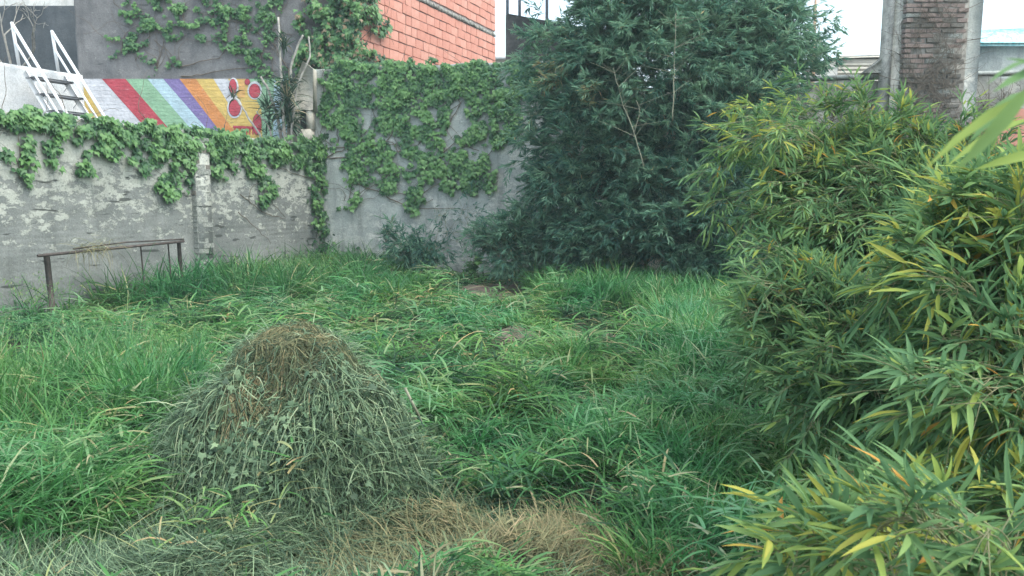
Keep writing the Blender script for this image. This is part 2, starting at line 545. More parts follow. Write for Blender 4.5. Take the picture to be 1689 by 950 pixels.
def leaf_objects(root, tpl, key, mat, o, a, n, L, W, tint):
    """single leaves as parts that share mesh data (one mesh per tint step)"""
    a = nrm(a); s = nrm(np.cross(a, n)); n = np.cross(s, a)
    b = parent_base(root)
    for i in range(len(o)):
        q = round(float(np.clip(tint[i], 0, 1)) * 11)
        kk = (key, mat.name, len(tpl[0]), q)
        if kk not in _leafmesh:
            _leafmesh[kk] = mesh_np('leaf', tpl[0], tpl[1], np.full(len(tpl[0]), q / 11), [mat], smooth=True)
        ob = bpy.data.objects.new('leaf', _leafmesh[kk])
        p = o[i] - b
        ob.matrix_basis = Matrix(((s[i, 0] * W[i], a[i, 0] * L[i], n[i, 0] * L[i], p[0]),
                                  (s[i, 1] * W[i], a[i, 1] * L[i], n[i, 1] * L[i], p[1]),
                                  (s[i, 2] * W[i], a[i, 2] * L[i], n[i, 2] * L[i], p[2]), (0, 0, 0, 1)))
        ob.parent = root
        COL.objects.link(ob)


def leaves_split(root, tpl_obj, tpl_stuff, key, mat, o, a, n, L, W, tint, front, nmax=300, name='foliage'):
    """the nmax leaves that show largest become parts, the rest one stuff part"""
    px, py, z = project(o)
    size = L / np.maximum(z, 0.2)
    vis = (px > 0) & (px < 1689) & (py > 0) & (py < 950) & (z > 0.2)
    score = np.where(vis, size * front, -1)
    order = np.argsort(-score)
    big = order[:nmax]; rest = order[nmax:]
    leaf_objects(root, tpl_obj, key, mat, o[big], a[big], n[big], L[big], W[big], tint[big])
    if len(rest):
        V, F, T = scatter_leaves(tpl_stuff, o[rest], a[rest], n[rest], L[rest], W[rest], tint[rest])
        ob = bpy.data.objects.new(name, mesh_np(name, V - parent_base(root), F, T, [mat]))
        COL.objects.link(ob)
        ob.parent = root
        ob['kind'] = 'stuff'


# ------------------------------------------------------------------ ground
HEAP = np.array([-1.28, 4.35])


def gz(x, y):
    x = np.asarray(x, float); y = np.asarray(y, float)
    z = 0.10 * (vnoise(x * 0.55, y * 0.55, 3) - 0.5) + 0.2 * (vnoise(x * 1.6, y * 1.6, 5) - 0.5)
    fade = np.clip((18 - np.hypot(x, y * 0.9)) / 4, 0, 1)
    return z * fade


gx = np.arange(-16, 16.01, 0.16); gy = np.arange(-3, 20.01, 0.16)
X, Yg = np.meshgrid(gx, gy)
Zg = gz(X, Yg)
V = np.stack([X, Yg, Zg], -1).reshape(-1, 3)
nx, ny = len(gx), len(gy)
idx = np.arange(nx * ny).reshape(ny, nx)
q = np.stack([idx[:-1, :-1], idx[:-1, 1:], idx[1:, 1:], idx[1:, :-1]], -1).reshape(-1, 4)
rim = [idx[0, 0], idx[0, -1], idx[-1, -1], idx[-1, 0]]
far = np.array([(-125, -125, -.06), (125, -125, -.06), (125, 125, -.06), (-125, 125, -.06)], float)
nV = len(V)
V = np.concatenate([V, far])
sk = []
edges = [idx[0, :], idx[:, -1], idx[-1, ::-1], idx[::-1, 0]]
tris = []
for e, (a, b) in zip(edges, ((0, 1), (1, 2), (2, 3), (3, 0))):
    for i in range(len(e) - 1):
        tris.append((e[i], nV + a, e[i + 1]))
    tris.append((e[-1], nV + a, nV + b))
g = bpy.data.objects.new('ground', mesh_np('ground', V, [q, np.array(tris)], None, [M['soil']], smooth=True))
COL.objects.link(g)
tag(g, kind='structure')

# bare earth patches showing through the mown grass
for (pxc, pyc, rx, ry) in ((818, 480, 62, 14), (1005, 549, 60, 11), (850, 563, 42, 9), (255, 536, 40, 9)):
    c = gnd(pxc, pyc)
    rr_x = rx * c[1] / F_PX
    rr_y = ry * c[1] ** 2 / (F_PX * CAMZ)
    mb = MB()
    ths = np.linspace(0, 2 * np.pi, 40, endpoint=False)
    rings = [np.array([[c[0], c[1]]])]
    for f in (0.35, 0.7, 1.0):
        k = f * (0.8 + 0.4 * vnoise(np.cos(ths) * 2 + pxc, np.sin(ths) * 2 + 7, 9))
        rings.append(np.stack([c[0] + rr_x * k * np.cos(ths), c[1] + rr_y * k * np.sin(ths)], 1))
    P = np.concatenate(rings)
    V = np.column_stack([P, gz(P[:, 0], P[:, 1]) + 0.03 - 0.02 * (np.arange(len(P)) > 80)])
    i = np.arange(40); j = (i + 1) % 40
    mb.add(V, [np.stack([np.zeros(40, int), 1 + i, 1 + j], 1), np.concatenate([np.stack([1 + 40 * r + i, 1 + 40 * (r + 1) + i, 1 + 40 * (r + 1) + j, 1 + 40 * r + j], 1) for r in (0, 1)])])
    tag(mb.build('bare_earth', M['bare'], smooth=True), kind='structure')


# ------------------------------------------------------------------ walls
D_L = np.array([0.386, 0.922]) / np.hypot(0.386, 0.922)      # the left wall runs away from the camera
CORNER = np.array([-3.95, 16.0])
D_B = np.array([0.982, -0.19]) / np.hypot(0.982, 0.19)       # the back wall
N_B = np.array([-D_B[1], D_B[0]])                            # away from the camera


def swept_wall(mb, p0, d, length, h, thick, away, nu, nv, amp=0.02, seed=1, topj=0.02, course=0.0):
    """wall whose visible face is an uneven grid; away = unit normal pointing to the hidden side"""
    us = np.linspace(0, length, nu); vs = np.linspace(-0.3, h, nv)
    Uu, Vv = np.meshgrid(us, vs)
    disp = amp * (vnoise(Uu * 1.1, Vv * 1.1, seed) - .5) * 2 + amp * .6 * (vnoise(Uu * 4, Vv * 6, seed + 1) - .5) * 2
    if course:
        disp = disp + course * (np.abs(np.sin(np.pi * Vv / 0.085)) ** .5 - .7) * vnoise(Uu * .8, Vv * 1.2, seed + 4)
    tz = topj * (vnoise(us * 2.0, us * 0 + 3, seed + 2) - .5) * 2
    rows = []
    for k in range(nv):
        zz = vs[k] + tz * (vs[k] / h if vs[k] > 0 else 0)
        rows.append(np.stack([p0[0] + d[0] * us + away[0] * disp[k], p0[1] + d[1] * us + away[1] * disp[k], zz], 1))
    for zz in (h + tz, np.full(nu, -0.3)):
        rows.append(np.stack([p0[0] + d[0] * us + away[0] * thick, p0[1] + d[1] * us + away[1] * thick, zz], 1))
    V = np.concatenate(rows)
    idx = np.arange(len(V)).reshape(nv + 2, nu)
    q = np.stack([idx[:-1, :-1], idx[:-1, 1:], idx[1:, 1:], idx[1:, :-1]], -1).reshape(-1, 4)
    caps = [idx[:, 0][None], idx[::-1, -1][None]]
    return mb.add(V, [q] + caps)


brick_meshes = {}


def brick_mesh(mat, k):
    key = (mat, k)
    if key not in brick_meshes:
        bm = bmesh.new()
        bmesh.ops.create_cube(bm, size=1)
        r2 = np.random.default_rng(50 + k)
        for v in bm.verts:
            v.co += Vector(r2.normal(0, 0.018, 3) * np.array([0.6, 1, 1.6]))
        bmesh.ops.bevel(bm, geom=bm.edges[:] , offset=0.035, segments=1, affect='EDGES')
        me = bpy.data.meshes.new('brick')
        bm.to_mesh(me); bm.free()
        me.materials.append(M[mat])
        brick_meshes[key] = me
    return brick_meshes[key]


def lay_brick(root, mat, centre, d, length, depth, height, name='brick', tilt=0.0):
    o = bpy.data.objects.new(name, brick_mesh(mat, int(rng.integers(0, 5))))
    b = parent_base(root)
    n = (-d[1], d[0])
    p = np.asarray(centre) - b
    ct, st = math.cos(tilt), math.sin(tilt)
    o.matrix_basis = Matrix(((d[0] * length * ct, n[0] * depth, -d[0] * st * height, p[0]), (d[1] * length * ct, n[1] * depth, -d[1] * st * height, p[1]),
                             (st * length, 0, ct * height, p[2]), (0, 0, 0, 1)))
    o.parent = root
    COL.objects.link(o)
    return o


# left boundary wall
LEN_L = 15.0
P_L = CORNER - D_L * LEN_L
AWAY_L = np.array([-D_L[1], D_L[0]])
H_L = 2.70
wl = thing('boundary_wall', 'grey flaking rendered garden wall with a pilaster and ivy over its top, on the left', 'wall', (P_L[0], P_L[1], 0))
swept_wall(MB(), P_L, D_L, LEN_L, H_L, 0.24, AWAY_L, 420, 110, 0.018, 3, 0.02, 0.012).build('render_face', M['left_wall'], wl, smooth=True)
# pilaster of laid bricks
pp = on_plane(332, 400, CORNER, D_L)
pil_c = np.array([pp[0], pp[1]])
z = 0.06
k = 0
while z < H_L - 0.12:
    hgt = 0.078
    split = [(-0.17, 0.06), (0.065, 0.17)] if k % 2 else [(-0.17, -0.06), (-0.055, 0.17)]
    for a0, a1 in split:
        ce = pil_c + D_L * (a0 + a1) / 2 - AWAY_L * (0.035 + U(-.014, .01))
        lay_brick(wl, 'brick_lime' if U() < 0.85 else 'brick_grey', (ce[0], ce[1], z + hgt / 2), D_L, (a1 - a0) * U(.92, 1.03), 0.15, hgt * U(.9, 1.05), tilt=rng.normal(0, .02))
    z += 0.088
    k += 1
MB().obox(np.concatenate([pil_c - D_L * 0.155 - AWAY_L * 0.11, [0]]), D_L, 0.31, 0.11, 0, H_L - 0.1).build('pilaster_core', M['left_wall'], wl)

# back boundary wall (high part) and its lower continuation on the right
LEN_B = 6.2
wb = thing('boundary_wall', 'high pale cement wall at the back covered with ivy in its upper half', 'wall', (CORNER[0], CORNER[1], 0))
swept_wall(MB(), CORNER - D_B * 0.35, D_B, LEN_B, 4.25, 0.25, N_B, 160, 100, 0.012, 21, 0.02).build('render_face', M['back_wall'], wb, smooth=True)
PR = CORNER + D_B * (LEN_B - 0.34)
wr = thing('boundary_wall', 'low lime patched wall with dry vines beside the brick chimney stack', 'wall', (PR[0], PR[1], 0))
swept_wall(MB(), PR, D_B, 9.0, 3.72, 0.25, N_B, 200, 90, 0.02, 31, 0.05, 0.012).build('render_face', M['right_wall'], wr, smooth=True)
MB().obox(np.concatenate([PR - N_B * 0.03, [0]]), D_B, 9.0, 0.3, 3.75, 3.81).build('coping', M['back_wall'], wr)


def vine_net(root, p0, d, boxes, n, seed, away, r=0.008, name='stem', mat='stem', seg=10, off=0.02, up=1.0):
    r2 = np.random.default_rng(seed)
    mb = MB()
    for i in range(n):
        bx = boxes[int(r2.integers(0, len(boxes)))]
        px, py = r2.uniform(bx[0], bx[2]), r2.uniform(bx[1], bx[3])
        c = on_plane(px, py, p0, d)
        ang = r2.normal(np.pi / 2, 0.8) if up else r2.uniform(0, np.pi)
        pts = []
        st = r2.uniform(.06, .14)
        for k in range(seg):
            pts.append(c + np.array([-away[0], -away[1], 0]) * (off + r2.uniform(0, .015)))
            ang += r2.normal(0, .35)
            c = c + np.array([d[0] * math.cos(ang) * st, d[1] * math.cos(ang) * st, math.sin(ang) * st])
        mb.tube(pts, np.linspace(r * r2.uniform(.6, 1.3), r * .3, seg), 4, cap=False)
    o = mb.build(name, M[mat], root)
    o['kind'] = 'stuff'
    return o


vine_net(wr, PR, D_B, [(1300, 160, 1480, 205), (1620, 170, 1689, 230)], 110, 5, N_B, 0.009, 'dry_vine', 'stem', 6, 0.03)

# crumbling pier in the corner behind the left wall
cpr = at(503, 240, 15.75)
pier = thing('crumbling_pier', 'broken cream rendered pier with a dark hole in the corner between the walls', 'pier', (cpr[0], cpr[1], 0))
mb = MB()
mb.box(cpr[0] - .3, cpr[0] + .14, 15.72, 16.1, 2.75, 3.0)
mb.box(cpr[0] - .3, cpr[0] - .12, 15.74, 16.1, 3.0, 3.42)
mb.box(cpr[0] + .05, cpr[0] + .16, 15.73, 16.1, 3.0, 3.42)
mb.prism([(cpr[0] - .33, 15.71, 3.4), (cpr[0] + .2, 15.71, 3.38), (cpr[0] + .22, 15.71, 4.2), (cpr[0] + .02, 15.71, 4.35), (cpr[0] - .1, 15.71, 4.05), (cpr[0] - .31, 15.71, 3.95)], (0, .36, 0))
mb.box(cpr[0] - .3, cpr[0] + .16, 15.75, 16.05, 0, 2.748)
mb.build('masonry', M['cream'], pier)
MB().box(cpr[0] - .115, cpr[0] + .045, 15.9, 16.08, 3.003, 3.397).build('hollow', M['dark_wall'], pier)  # dark block fills the hole, its inner shade put into the colour

# ------------------------------------------------------------------ the neighbour's house
YH = 16.75
xl, xr = at(128, 100, YH)[0], -3.55
house = thing('house', 'tall neighbouring house with grey ivy grown front, striped mural and clay block side wall', 'house', (xr, YH, 0))
D_S = D_L
LEN_S = 7.9
AW_S = np.array([-D_S[1], D_S[0]])
mb = MB()
swept_wall(mb, np.array([xl, YH]), np.array([1.0, 0]), xr - xl, 9.5, 0.3, np.array([0, 1.0]), 160, 160, 0.02, 41, 0.02)
mb.build('front_wall', M['house_wall'], house, smooth=True)
P_S = np.array([xr, YH])
MB().obox(np.concatenate([P_S + AW_S * 0.03, [0]]), D_S, LEN_S - 0.03, 0.25, 0, 9.5).build('side_wall_core', M['mortar_red'], house)
# ledge of rough concrete on the side wall
Z_LEDGE = 6.5
mb = MB()
us = np.linspace(0, LEN_S, 60)
for i in range(59):
    a = P_S + D_S * us[i]
    mb.obox(np.concatenate([a - AW_S * U(-.01, .035), [0]]), D_S, us[1] - us[0] - .001, 0.15, Z_LEDGE + U(0, .03), Z_LEDGE + .09 + U(0, .04))
mb.build('ledge', M['mortar'], house)
count = 0
hb = 0.235
zs = [(Z_LEDGE - hb * (i + 1)) for i in range(10)] + [Z_LEDGE + 0.17 + hb * i for i in range(6)]
for r_i, z0 in enumerate(zs):
    u = -U(0, .3)
    while u < LEN_S:
        L = 0.40 if U() < .7 else 0.28
        u0, u1 = max(u, 0), min(u + L, LEN_S)
        if u1 - u0 > .05:
            ce = P_S + D_S * (u0 + u1) / 2 + AW_S * (0.09 + U(-.006, .006))
            # only pieces that can be seen above the back wall are laid singly
            if ce[1] > 0:
                ppx, ppy, _ = project(np.array([[ce[0], ce[1], z0 + hb]]))
                if ppy[0] > -40 and ppx[0] > 570:
                    lay_brick(house, 'block' if U() < .6 else 'block_b', (ce[0], ce[1], z0 + hb / 2), D_S, u1 - u0 - .012, 0.17, hb - .018, tilt=rng.normal(0, .003))
                    count += 1
        u += L
print('house blocks', count)

# mural, painted on the wall: stripes and red fruit
mural = MB()
MURAL_MATS = ['p_white', 'p_red', 'p_green', 'p_sky', 'p_purple', 'p_orange', 'p_yellow', 'p_gold', 'p_peach', 'p_line']
MI = {k: i for i, k in enumerate(MURAL_MATS)}


def mur(poly, mat, layer):
    P = [at(a, b, YH - 0.045 - 0.004 * layer) for a, b in poly]
    for p in P:
        p[1] = YH - 0.045 - 0.004 * layer
    mural.add(P, [np.arange(len(P))[None, :]], mi=MI[mat])


def ell(cx, cy, rx, ry, rot=0, n=28):
    t = np.linspace(0, 2 * np.pi, n, endpoint=False)
    x, y = rx * np.cos(t), ry * np.sin(t)
    c, s = math.cos(rot), math.sin(rot)
    return [(cx + a * c - b * s, cy + a * s + b * c) for a, b in zip(x, y)]


YT, YB = 130, 262
mur([(134, YT), (500, YT), (500, YB), (134, YB)], 'p_white', 0)
mur([(137, 140), (137, YB), (222, YB)], 'p_gold', 1)
stripes = [((168, 207), (286, 322), 'p_red'), ((207, 243), (322, 358), 'p_green'), ((243, 269), (358, 384), 'p_sky'),
           ((269, 296), (374, 402), 'p_purple'), ((296, 323), (398, 424), 'p_orange'), ((323, 352), (420, 432), 'p_yellow')]
for si, ((a0, a1), (b0, b1), mt) in enumerate(stripes):
    mur([(a0, YT), (a1, YT), (b1, YB), (b0, YB)], mt, 1 + .3 * (si % 3))
mur([(376, YT), (412, YT), (432, 180), (434, YB), (404, YB), (378, 190), (392, 160)], 'p_yellow', 2)
mur([(395, YT), (405, YT), (404, 160), (392, 162)], 'p_peach', 3)
mur([(410, YT), (452, YT), (450, YB), (434, YB), (431, 180), (416, 150)], 'p_green', 3)
mur([(452, YT), (500, YT), (500, YB), (450, YB)], 'p_sky', 3)
for cx, cy, rx, ry in ((385, 143, 8.5, 15), (387, 178, 12.5, 17), (420, 149, 12, 15)):
    mur(ell(cx, cy, rx, ry), 'p_white', 4)
for cx, cy, rx, ry in ((384, 143, 6, 12.5), (387, 178, 9.5, 13.5), (420, 150, 9, 11.5), (424, 205, 7, 17), (408, 135, 4, 5)):
    mur(ell(cx, cy, rx + .6, ry + .6), 'p_line', 5)
    mur(ell(cx, cy, rx, ry), 'p_red', 6)
mur([(384, 207), (424, 209), (424, 213), (384, 211)], 'p_red', 5)
for i in range(8):
    mur([(386 + i * 5, 211), (388 + i * 5, 211), (388 + i * 5, 222), (386 + i * 5, 222)], 'p_red', 5)
mural.build('mural', [M[k] for k in MURAL_MATS], house)

# white terrace wall, steel steps, dark wall behind and the pale building over it
a, b = at(0, 111, 12.85), at(137, 131, 14.2)
dW = nrm((b - a)[:2])
HW = 3.83
p0 = a[:2] - dW * 2.0
L_W = np.hypot(*(b[:2] - p0))
tw = MB()
swept_wall(tw, p0, dW, L_W, HW, 0.35, np.array([-dW[1], dW[0]]), 60, 60, 0.006, 61, 0.004)
o = tw.build('terrace_wall', M['white_wall'], smooth=True)
tag(o, 'low white painted terrace wall behind the white steel steps', 'wall')
o = MB().box(-14, -6.2, 18.9, 19.3, 0, 6.2)
o = o.build('stained_wall', M['dark_wall'])
tag(o, 'dark soot stained wall behind the white steps', 'wall')
o = MB().box(-24, -9.2, 21, 24, 0, 9.5).build('whitewashed_building', M['old_white'])
tag(o, 'pale whitewashed building rising over the dark stained wall at the top left', 'building')
terr = MB()
terr.prism([(P_L[0] - .35, P_L[1], 1.95), (CORNER[0] - .38, CORNER[1] - .3, 1.95), (CORNER[0] - .4, YH - .06, 1.95), (-16, YH - .06, 1.95), (-16, P_L[1], 1.95)], (0, 0, -2.1))
tag(terr.build('terrace', M['house_wall']), kind='structure')

steps = thing('steel_steps', 'white steel steps with two slanting handrails and dark treads against the white terrace wall', 'steps', (-7.0, 12.6, 1.95))
axis = np.array([dW[0], dW[1], 0]) * 0.69


def rail_pts(k):
    o = axis * k
    top = at(20, 39, 13.0) + o
    down = nrm(np.array([dW[1], -dW[0], 0]) * 1.0 + np.array([0, 0, -1.27]))
    return top, down, o


DOWN = nrm(np.array([dW[1], -dW[0], 0]) + np.array([0, 0, -1.27]))
for k in (0, 1):
    top = at(20, 39, 13.0) + axis * k
    foot = at(32, 117, 13.05) + axis * k
    foot = np.array([foot[0], foot[1], HW - 0.02])
    h = MB().tube([foot, top], 0.026, 8).build('handrail', M['paint_metal'], steps, smooth=True)
    Lr = (top[2] - 2.0) / -DOWN[2]
    MB().tube([top - DOWN * .02, top + DOWN * Lr], 0.026, 8).build('top_rail', M['paint_metal'], h, smooth=True)
    # parented one level deeper, positions are given in world space
    mid = top + (foot - top) * 0.44
    Lm = (mid[2] - 2.0) / -DOWN[2]
    MB().tube([mid, mid + DOWN * Lm], 0.02, 8).build('middle_rail', M['paint_metal'], h, smooth=True)
    s0 = foot + np.array([dW[1], -dW[0], 0]) * .12 + np.array([0, 0, -.12])
    Ls = (s0[2] - 1.96) / -DOWN[2]
    mbs = MB()
    wv = nrm(np.cross(DOWN, axis)) * 0.055
    pl = [s0 - wv, s0 + wv, s0 + DOWN * Ls + wv, s0 + DOWN * Ls - wv]
    mbs.prism(pl, nrm(axis) * 0.03)
    mbs.build('stringer', M['paint_metal'], steps)
    if k == 0:
        S0 = s0
for i in range(5):
    c = S0 + DOWN * (0.10 + 0.36 * i)
    if c[2] < 2.0:
        break
    f = np.array([dW[1], -dW[0], 0])
    pl = [c - f * .04, c + f * .2, c + f * .2 + axis * 1.0, c - f * .04 + axis * 1.0]
    td = MB().prism(pl, (0, 0, -0.035)).build('tread', M['tread'], steps)
    MB().tube([c + f * .16 + axis * .06 - np.array([0, 0, .035]), c - f * .02 + axis * .06 - np.array([0, 0, .17])], .008, 5).tube(
        [c + f * .16 + axis * .94 - np.array([0, 0, .035]), c - f * .02 + axis * .94 - np.array([0, 0, .17])], .008, 5).build('bracket', M['paint_metal'], td)

# bare tree over the dark wall at the far left
bt = thing('bare_tree', 'leafless grey tree in the top left corner in front of the pale building', 'tree', tuple(at(5, 27, 18.2)[:2]) + (0,))
r2 = np.random.default_rng(8)
mb = MB()


def grow(p, d, L, r, lev):
    q = p + d * L
    m = (p + q) / 2 + r2.normal(0, L * .05, 3)
    mb.tube([p, m, q], [r, r * .85, r * .7], 5, cap=False)
    if lev:
        for _ in range(2 if lev > 1 else 3):
            dd = nrm(d + r2.normal(0, .45, 3) + np.array([0, 0, .1]))
            grow(q, dd, L * r2.uniform(.6, .8), r * .62, lev - 1)


b0 = np.array([*at(5, 27, 18.2)[:2], 2.0])
trunk = MB().tube([b0 - np.array([0, 0, 2]), b0, b0 + np.array([.05, 0, 2.6])], [.09, .08, .06], 7).build('trunk', M['bark'], bt)
for _ in range(5):
    grow(b0 + np.array([.05, 0, 2.2 + r2.uniform(0, .4)]), nrm(np.array([r2.normal(.2, .5), r2.normal(0, .3), 1.0])), .8, .035, 4)
mb.build('crown', M['bark'], bt)

# concrete wall end with steel posts, far eave
c0 = at(834, 24, 18.2); c1 = at(935, 40, 18.0)
cw = thing('concrete_wall', 'dark weathered concrete wall end with steel posts rising from its top', 'wall', (c0[0], 18.2, 0))
mb = MB()
mb.prism([(c0[0], 18.2, 0), (c1[0] + 1.5, 18.0, 0), (c1[0] + 1.5, 18.0, c1[2] - .25), (c1[0], 18.0, c1[2]), (c0[0] + .07, 18.2, c0[2] + .02), (c0[0], 18.2, c0[2] - .02)], (0, .3, 0))
mb.build('masonry', M['cast'], cw)
for pxp in (837, 857, 902):
    p = at(pxp, 30, 18.3)
    MB().box(p[0] - .035, p[0] + .035, 18.25, 18.33, c0[2] - .2, 8.6).build('post', M['steel'], cw)
e0, e1 = at(800, 99, 30), at(840, 93, 30)
ev = thing('far_house', 'pale low house eave glimpsed between the clay block wall and the concrete wall', 'house', (e0[0], 30, 0))
MB().box(e0[0] - 2, e1[0] + 1, 30, 34, 0, e0[2]).build('wall', M['cream'], ev)
MB().box(e0[0] - 2.2, e1[0] + 1.2, 29.8, 34.2, e0[2] + .003, e1[2]).build('roof', M['white_wall'], ev)

# ------------------------------------------------------------------ right side: chimney stack, buttress, shed, roofs
YC = 13.25
cl, cr = at(1488, 100, YC)[0], at(1590, 100, YC)[0]
ch = thing('chimney_stack', 'broad old brick stack with vine covered weathered bricks at the right', 'chimney', ((cl + cr) / 2, YC, 0))
MB().box(cl + .03, cr + .02, YC - .015, YC + .62, 0, 8.2).build('core', M['mortar'], ch)
sl_ = MB().prism([(cr + .023, YC + .06, 0), (cr + .30, YC + .12, 0), (cr + .36, YC + .12, 8.2), (cr + .023, YC + .06, 8.2)], (0, .45, 0))
sl_.build('render_edge', M['back_wall'], ch)
MB().prism([(cl - .09, YC + .2, 0), (cl + .03, YC + .06, 0), (cl + .03, YC + .06, 8.2), (cl - .07, YC + .2, 8.2)], (0, .45, 0)).build('render_side', M['right_wall'], ch)
z = 2.3
row = 0
nb = 0
while z < 5.75:
    hgt = 0.072 + U(-.004, .004)
    u = cl - (0.13 if row % 2 else 0)
    while u < cr:
        L = 0.25
        u0, u1 = max(u, cl), min(u + L, cr)
        if u1 - u0 > .06:
            up = np.clip((z - 3.95) / .25, 0, 1)
            red = U() < (0.08 + .42 * up) or (abs(z - 4.0) < .3 and u0 < cl + .3 and U() < .8)
            mt = 'brick_red' if red else ('brick_lime' if U() < .1 else 'brick_grey')
            lay_brick(ch, mt, ((u0 + u1) / 2, YC + .03 + U(-.028, .022), z + hgt / 2), (1, 0), u1 - u0 - .012, .13, hgt - .013, tilt=rng.normal(0, .018))
            nb += 1
        u += L
    z += .083
    row += 1
print('stack bricks', nb)
vine_net(ch, (cl, YC - .02), (1, 0), [(1498, 20, 1582, 210), (1498, 110, 1580, 220)], 150, 15, (0, 1), 0.006, 'dry_vine', 'stem', 8, 0.05)
vine_net(ch, (cl, YC + .12), (1, 0), [(1482, 0, 1490, 160)], 26, 17, (0, 1), 0.005, 'side_vine', 'stem', 5, 0.03)
# buttress
bA, bB, bC = at(1428, 127, 13.75), at(1470, 127, 13.75), at(1470, 84, 13.75)
o = MB().prism([(bA[0], 13.82, 3.815), (bB[0], 13.82, 3.815), (bC[0], 13.82, bC[2]), (bC[0] - .12, 13.82, bC[2] - .12)], (0, .2, 0)).build('buttress', M['right_wall'])
tag(o, 'sloping rendered buttress on the wall top left of the brick stack', 'buttress')
# cream shed with ribbed cladding
s0, s1 = at(1383, 97, 26), at(1470, 92, 26)
sh = thing('shed', 'cream shed with horizontal ribbed cladding behind the low wall', 'shed', (s0[0], 26, 0))
MB().box(s0[0], s1[0] + 2, 26.06, 29, 0, s0[2]).build('wall', M['cream_sheet'], sh)
nb = 14
for i in range(nb):
    zz = s0[2] - .1 - i * .13
    MB().prism([(s0[0], 26.055, zz), (s0[0], 26.0, zz - .1), (s0[0], 26.055, zz - .11)], (s1[0] + 2 - s0[0], 0, 0)).build('cladding_board', M['cream_sheet'], sh)
MB().prism([(s0[0] - .05, 25.9, s0[2] + .003), (s1[0] + 2, 25.9, s0[2] + .12), (s1[0] + 2, 25.9, s0[2] + .2), (s0[0] - .05, 25.9, s0[2] + .07)], (0, 3.2, 0)).build('roof', M['cream'], sh)
# timber pole
p = at(1341, 120, 21)
pt = at(1345, 5, 21)
o = MB().tube([(p[0], 21, 0), (p[0], 21, p[2]), (pt[0], 21, pt[2] + .3)], [.07, .06, .03], 7).build('pole', M['pole'], smooth=True)
tag(o, 'thin tan timber pole seen through the bamboo tips', 'pole')
# weathered tower behind the bamboo
t0, t1 = at(1232, 90, 17), at(1302, 90, 17)
o = MB().box(t0[0], t1[0], 17, 17.8, 0, 8.5).build('old_masonry_stub', M['right_wall'])
tag(o, 'grey brown tall masonry stub half hidden behind the bamboo', 'wall')
# turquoise roof and clay blocks on the right edge
q0, q1 = at(1612, 72, 16.5), at(1720, 72, 16.5)
tq = thing('outbuilding', 'outbuilding with a mottled turquoise roof sheet right of the brick stack', 'shed', (q0[0], 16.5, 0))
MB().box(q0[0] - .2, q1[0] + 1, 16.6, 18, 0, q0[2]).build('wall', M['back_wall'], tq)
qa, qb, qc = at(1618, 50, 16.7), at(1720, 42, 16.7), at(1720, 70, 16.4)
MB().prism([(q0[0] - .3, 16.4, q0[2] + .003), (q1[0] + 1, 16.4, q0[2] + .003), (q1[0] + 1, 16.75, q0[2] + .42), (q0[0] - .3, 16.75, q0[2] + .32)], (0, .05, -.06)).build('roof', M['turquoise'], tq)
ob = thing('block_pile', 'orange hollow clay blocks stacked against the wall at the right edge', 'blocks', (*at(1640, 220, 12.6)[:2], 0))
r0 = at(1592, 238, 12.6)
for r_i in range(9):
    for c_i in range(6):
        zz = 3.05 - r_i * .2
        if r_i == 0 and c_i < 2:
            continue
        if zz < .1:
            continue
        lay_brick(ob, 'block', (r0[0] + .18 + c_i * .335 + (r_i % 2) * .06, 12.7 + U(-.02, .02), zz - .1), (1, 0), .325, .18, .19)
MB().box(r0[0], r0[0] + 2.1, 12.65, 12.78, 0, 2.9).build('core', M['mortar_red'], ob)

# ------------------------------------------------------------------ ivy
PLANE = {'L': (CORNER, D_L, AWAY_L), 'B': (CORNER, D_B, N_B), 'H': (np.array([xr, YH]), np.array([1.0, 0.0]), np.array([0.0, 1.0])),
         'S': (P_S, D_S, AW_S)}


